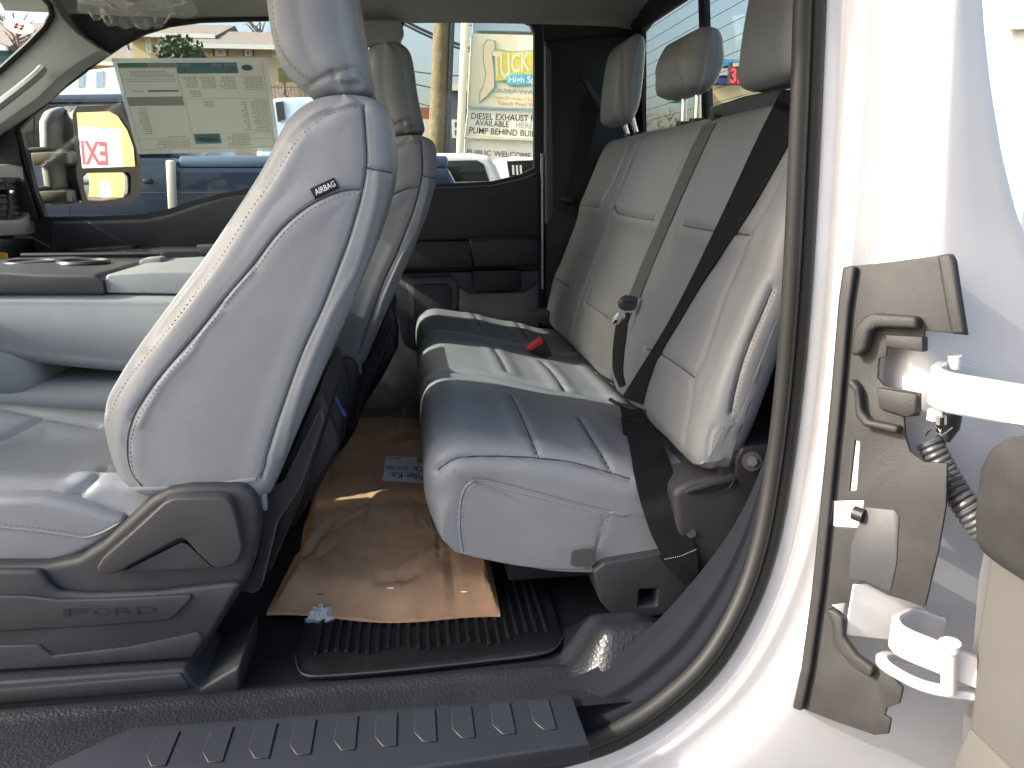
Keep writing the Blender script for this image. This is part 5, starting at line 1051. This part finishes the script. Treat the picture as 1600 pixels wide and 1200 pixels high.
def spot(i, j):
    u = 127 + 79 * i; v = 267 + 49 * j; return MPt(u, v, -0.004 + 0.010 * (1 - (2 * i - 1) ** 2) * 0.6 + 0.010 * (1 - (2 * j - 1) ** 2) * 0.4 - 0.006)
V, F = grid(spot, 16, 12); mk('spotter_glass', V, F, 'mirror', mirr)
M['arm'] = mat('tan_dusty_plastic', (0.20, 0.17, 0.12), 0.6, var=0.1, vscale=30)
for v in (245, 306):
    mk('arm', *pxprism([(46, v - 6), (78, v - 8), (104, v - 8), (106, v + 10), (78, v + 12), (52, v + 14)], my - 0.20, 0.05, bevel=0.006), 'arm', mirr)
    mk('arm_cap', *pxprism([(40, v - 14), (70, v - 16), (82, v - 9), (44, v - 6)], my - 0.19, 0.06, bevel=0.006), 'plastic2', mirr)
    mk('arm_bracket', *pxprism([(76, v - 9), (96, v - 14), (110, v - 10), (112, v + 12), (100, v + 14)], my - 0.17, 0.10, bevel=0.008), 'plastic2', mirr)
# the yellow wall with the exit sign, standing behind the truck on the passenger side
wc = Vector(mc_) + refl * 7.8; wn_ = -Vector((refl.x, refl.y, 0)).normalized(); wa = Vector((0, 0, 1)).cross(wn_).normalized()
def WP(a, z, d=0.0): p = wc + wa * a + wn_ * d; return (p.x, p.y, z)
yw = thing('yellow_wall', 'yellow block wall reflected in the side mirror', 'wall', (wc.x, wc.y, GZ))
mk('wall', *prism([WP(-1.35, GZ), WP(1.35, GZ), WP(1.35, 3.2), WP(-1.35, 3.2)], (-wn_ * 0.2)[:]), 'wall_yellow', yw)
mk('door_leaf', *prism([WP(-0.4, GZ, .02), WP(0.5, GZ, .02), WP(0.5, 0.30, .02), WP(-0.4, 0.30, .02)], (-wn_ * 0.01)[:]), 'sign_cream', yw)
zc = wc.z
rightdir = Vector((0, 0, 1)).cross(wn_); s_ = 1 if rightdir.dot(wa) > 0 else -1      # the reader faces the wall and reads left to right
aE = 0.34 - s_ * 0.37
es = tag(mk('exit_sign', *prism([WP(aE - s_ * .16, zc - .60, .06), WP(aE + s_ * 0.56, zc - .60, .06), WP(aE + s_ * 0.56, zc + 0.30, .06), WP(aE - s_ * .16, zc + 0.30, .06)], (-wn_ * 0.03)[:], bevel=0.01), mat('sign_board_paint', (0.42, 0.42, 0.42), 0.5)), 'white exit sign with red letters, seen reversed in the side mirror', 'sign')
def wtext(s, a0, a1, z0, z1):
    V, F = letters(s, 0.03); P = [WP(a0 + (a1 - a0) * x, z0 + (z1 - z0) * y, 0.065) for x, y in V]; mk('sign_lettering', P, F, 'exit_red', es, smooth=False)
wtext('EXIT', aE, aE + s_ * 0.42, zc - 0.14, zc + 0.14); wtext('ONLY', aE, aE + s_ * 0.42, zc - 0.48, zc - 0.20)

# ---- window sticker on the far front glass (seen from behind, so its print runs backwards)
WY = 2.885
M['ws'] = sheer('sticker_paper', (0.84, 0.82, 0.70), 0.72, 0.86, 0.5); M['ws_edge'] = sheer('sticker_edge', (0.75, 0.76, 0.72), 0.55, 0.75, 0.5)
M['ws_teal'] = sheer('sticker_teal', (0.10, 0.24, 0.27), 0.4, 0.95); M['ws_green'] = sheer('sticker_green', (0.12, 0.30, 0.14), 0.4, 0.95); M['ws_grey'] = sheer('sticker_grey', (0.36, 0.36, 0.30), 0.4, 0.95); M['ws_line'] = sheer('sticker_print', (0.45, 0.43, 0.33), 0.4, 0.9); M['ws_pale'] = sheer('sticker_pale', (0.52, 0.51, 0.40), 0.5, 0.8)
Q = [(174, 91), (417, 90), (438, 236), (216, 241)]
st = tag(mk('window_sticker', *prism([PY(u, v, WY) for u, v in Q], (0, 0.001, 0)), 'ws_edge'), 'large price sheet stuck inside the far front window, seen from the back', 'sticker')
sf = lambda o: (lambda u, v: PY(u, v, WY - o))
def sp_(n, a, b, c, d, m, o=0.001): return patch(n, Q, sf(o), m, st, box_=(a, b, c, d))
sp_('sheet_face', 0.022, 0.045, 0.972, 0.962, 'ws', 0.0006)
sp_('teal_header', 0.405, 0.05, 0.80, 0.165, 'ws_teal'); sp_('green_bar', 0.03, 0.05, 0.22, 0.10, 'ws_green'); sp_('grey_bar', 0.22, 0.05, 0.40, 0.10, 'ws_grey'); sp_('grey_band', 0.03, 0.405, 0.40, 0.50, 'ws_grey'); sp_('teal_box', 0.42, 0.80, 0.60, 0.905, 'ws_teal')
sp_('print_line', 0.18, 0.335, 0.385, 0.355, 'ws_green')
def sq_(a, b, c, d): return [quad(Q, a, b), quad(Q, c, b), quad(Q, c, d), quad(Q, a, d)]
write('sheet_lettering', 'SUPER DUTY', sq_(0.63, 0.062, 0.79, 0.092), sf(0.0016), 'ws_edge', st, flip=True, bold=0.01)
write('sheet_lettering', 'D65578', sq_(0.41, 0.060, 0.50, 0.090), sf(0.0016), 'ws_edge', st, flip=True)
write('sheet_lettering', 'Environmental Performance', sq_(0.09, 0.125, 0.33, 0.155), sf(0.0016), 'ws_grey', st, flip=True, bold=0.01)
ov_ = [PY(*(quad(Q, 0.862 + 0.036 * math.cos(t), 0.107 + 0.032 * math.sin(t))), WY - 0.001) for t in np.linspace(0, 2 * math.pi, 28, endpoint=False)]
mk('oval_emblem', *prism(ov_, (0, -0.0004, 0)), 'ws_teal', st)
write('emblem_lettering', 'Ford', sq_(0.836, 0.094, 0.888, 0.122), sf(0.0018), 'ws_edge', st, flip=True)
for a, b, c, d in ((0.03, 0.105, 0.40, 0.109), (0.03, 0.222, 0.40, 0.227), (0.398, 0.05, 0.402, 0.50), (0.41, 0.43, 0.965, 0.434), (0.41, 0.44, 0.413, 0.92), (0.41, 0.86, 0.965, 0.864), (0.03, 0.845, 0.40, 0.849), (0.62, 0.80, 0.965, 0.803), (0.028, 0.05, 0.031, 0.955), (0.965, 0.05, 0.968, 0.955), (0.028, 0.952, 0.968, 0.956)): sp_('rule_line', a, b, c, d, 'ws_line')
rnd = random.Random(5)
def textblock(x0, x1, y0, y1, n, fill=0.8):
    quads = []
    for k in range(n):
        y = y0 + (y1 - y0) * k / n; h = (y1 - y0) / n * 0.5; x = x1
        while x > x0 + (x1 - x0) * (1 - fill) * rnd.random() + 0.01:
            w = rnd.uniform(0.008, 0.03); quads.append((max(x0, x - w), y, x, y + h)); x -= w + 0.005
    P = []; F = []
    for a, b, c, d in quads:
        i = len(P); P += [sf(0.001)(*quad(Q, *st_)) for st_ in ((a, b), (c, b), (c, d), (a, d))]; F.append((i, i + 1, i + 2, i + 3))
    mk('small_print', P, F, 'ws_line', st, smooth=False, kind='stuff')
for x0, x1, y0, y1, n in ((0.43, 0.52, 0.20, 0.32, 7), (0.54, 0.64, 0.20, 0.33, 8), (0.66, 0.77, 0.20, 0.34, 8), (0.80, 0.95, 0.20, 0.35, 9), (0.45, 0.53, 0.345, 0.42, 4), (0.84, 0.955, 0.45, 0.80, 18), (0.78, 0.82, 0.47, 0.78, 14), (0.52, 0.60, 0.46, 0.53, 3), (0.07, 0.14, 0.52, 0.80, 14), (0.05, 0.38, 0.24, 0.255, 1), (0.06, 0.38, 0.165, 0.21, 3), (0.08, 0.15, 0.34, 0.37, 1), (0.14, 0.38, 0.865, 0.95, 5), (0.22, 0.36, 0.82, 0.84, 1), (0.64, 0.80, 0.815, 0.94, 6), (0.44, 0.58, 0.82, 0.89, 3)): textblock(x0, x1, y0, y1, n)

# oval sticker on the windscreen
od_ = lambda u, v: PP(u, v, np.array(wp0) + np.array((0.006, 0, -0.008)), wsn)
c0 = (29, 41)
ovs = [od_(c0[0] + 25 * math.cos(t) * math.cos(.25) - 11 * math.sin(t) * math.sin(.25), c0[1] + 25 * math.cos(t) * math.sin(.25) + 11 * math.sin(t) * math.cos(.25)) for t in np.linspace(0, 2 * math.pi, 32, endpoint=False)]
wo = tag(mk('windscreen_sticker', ovs, [list(range(32))], sheer('cream_sticker', (0.75, 0.72, 0.58), 0.5, 0.9)), 'cream oval sticker with a red mark on the windscreen corner', 'sticker')
for q_ in ([(22, 36), (38, 41), (37, 43), (21, 38)], [(21, 40), (36, 45), (35, 47), (20, 42)], [(26, 35), (29, 36), (25, 45), (22, 44)], [(35, 38), (38, 39), (34, 48), (31, 47)]):
    mk('red_mark', [PP(u, v, np.array(wp0) + np.array((0.009, 0, -0.012)), wsn) for u, v in q_], [(0, 1, 2, 3)], 'red', wo)
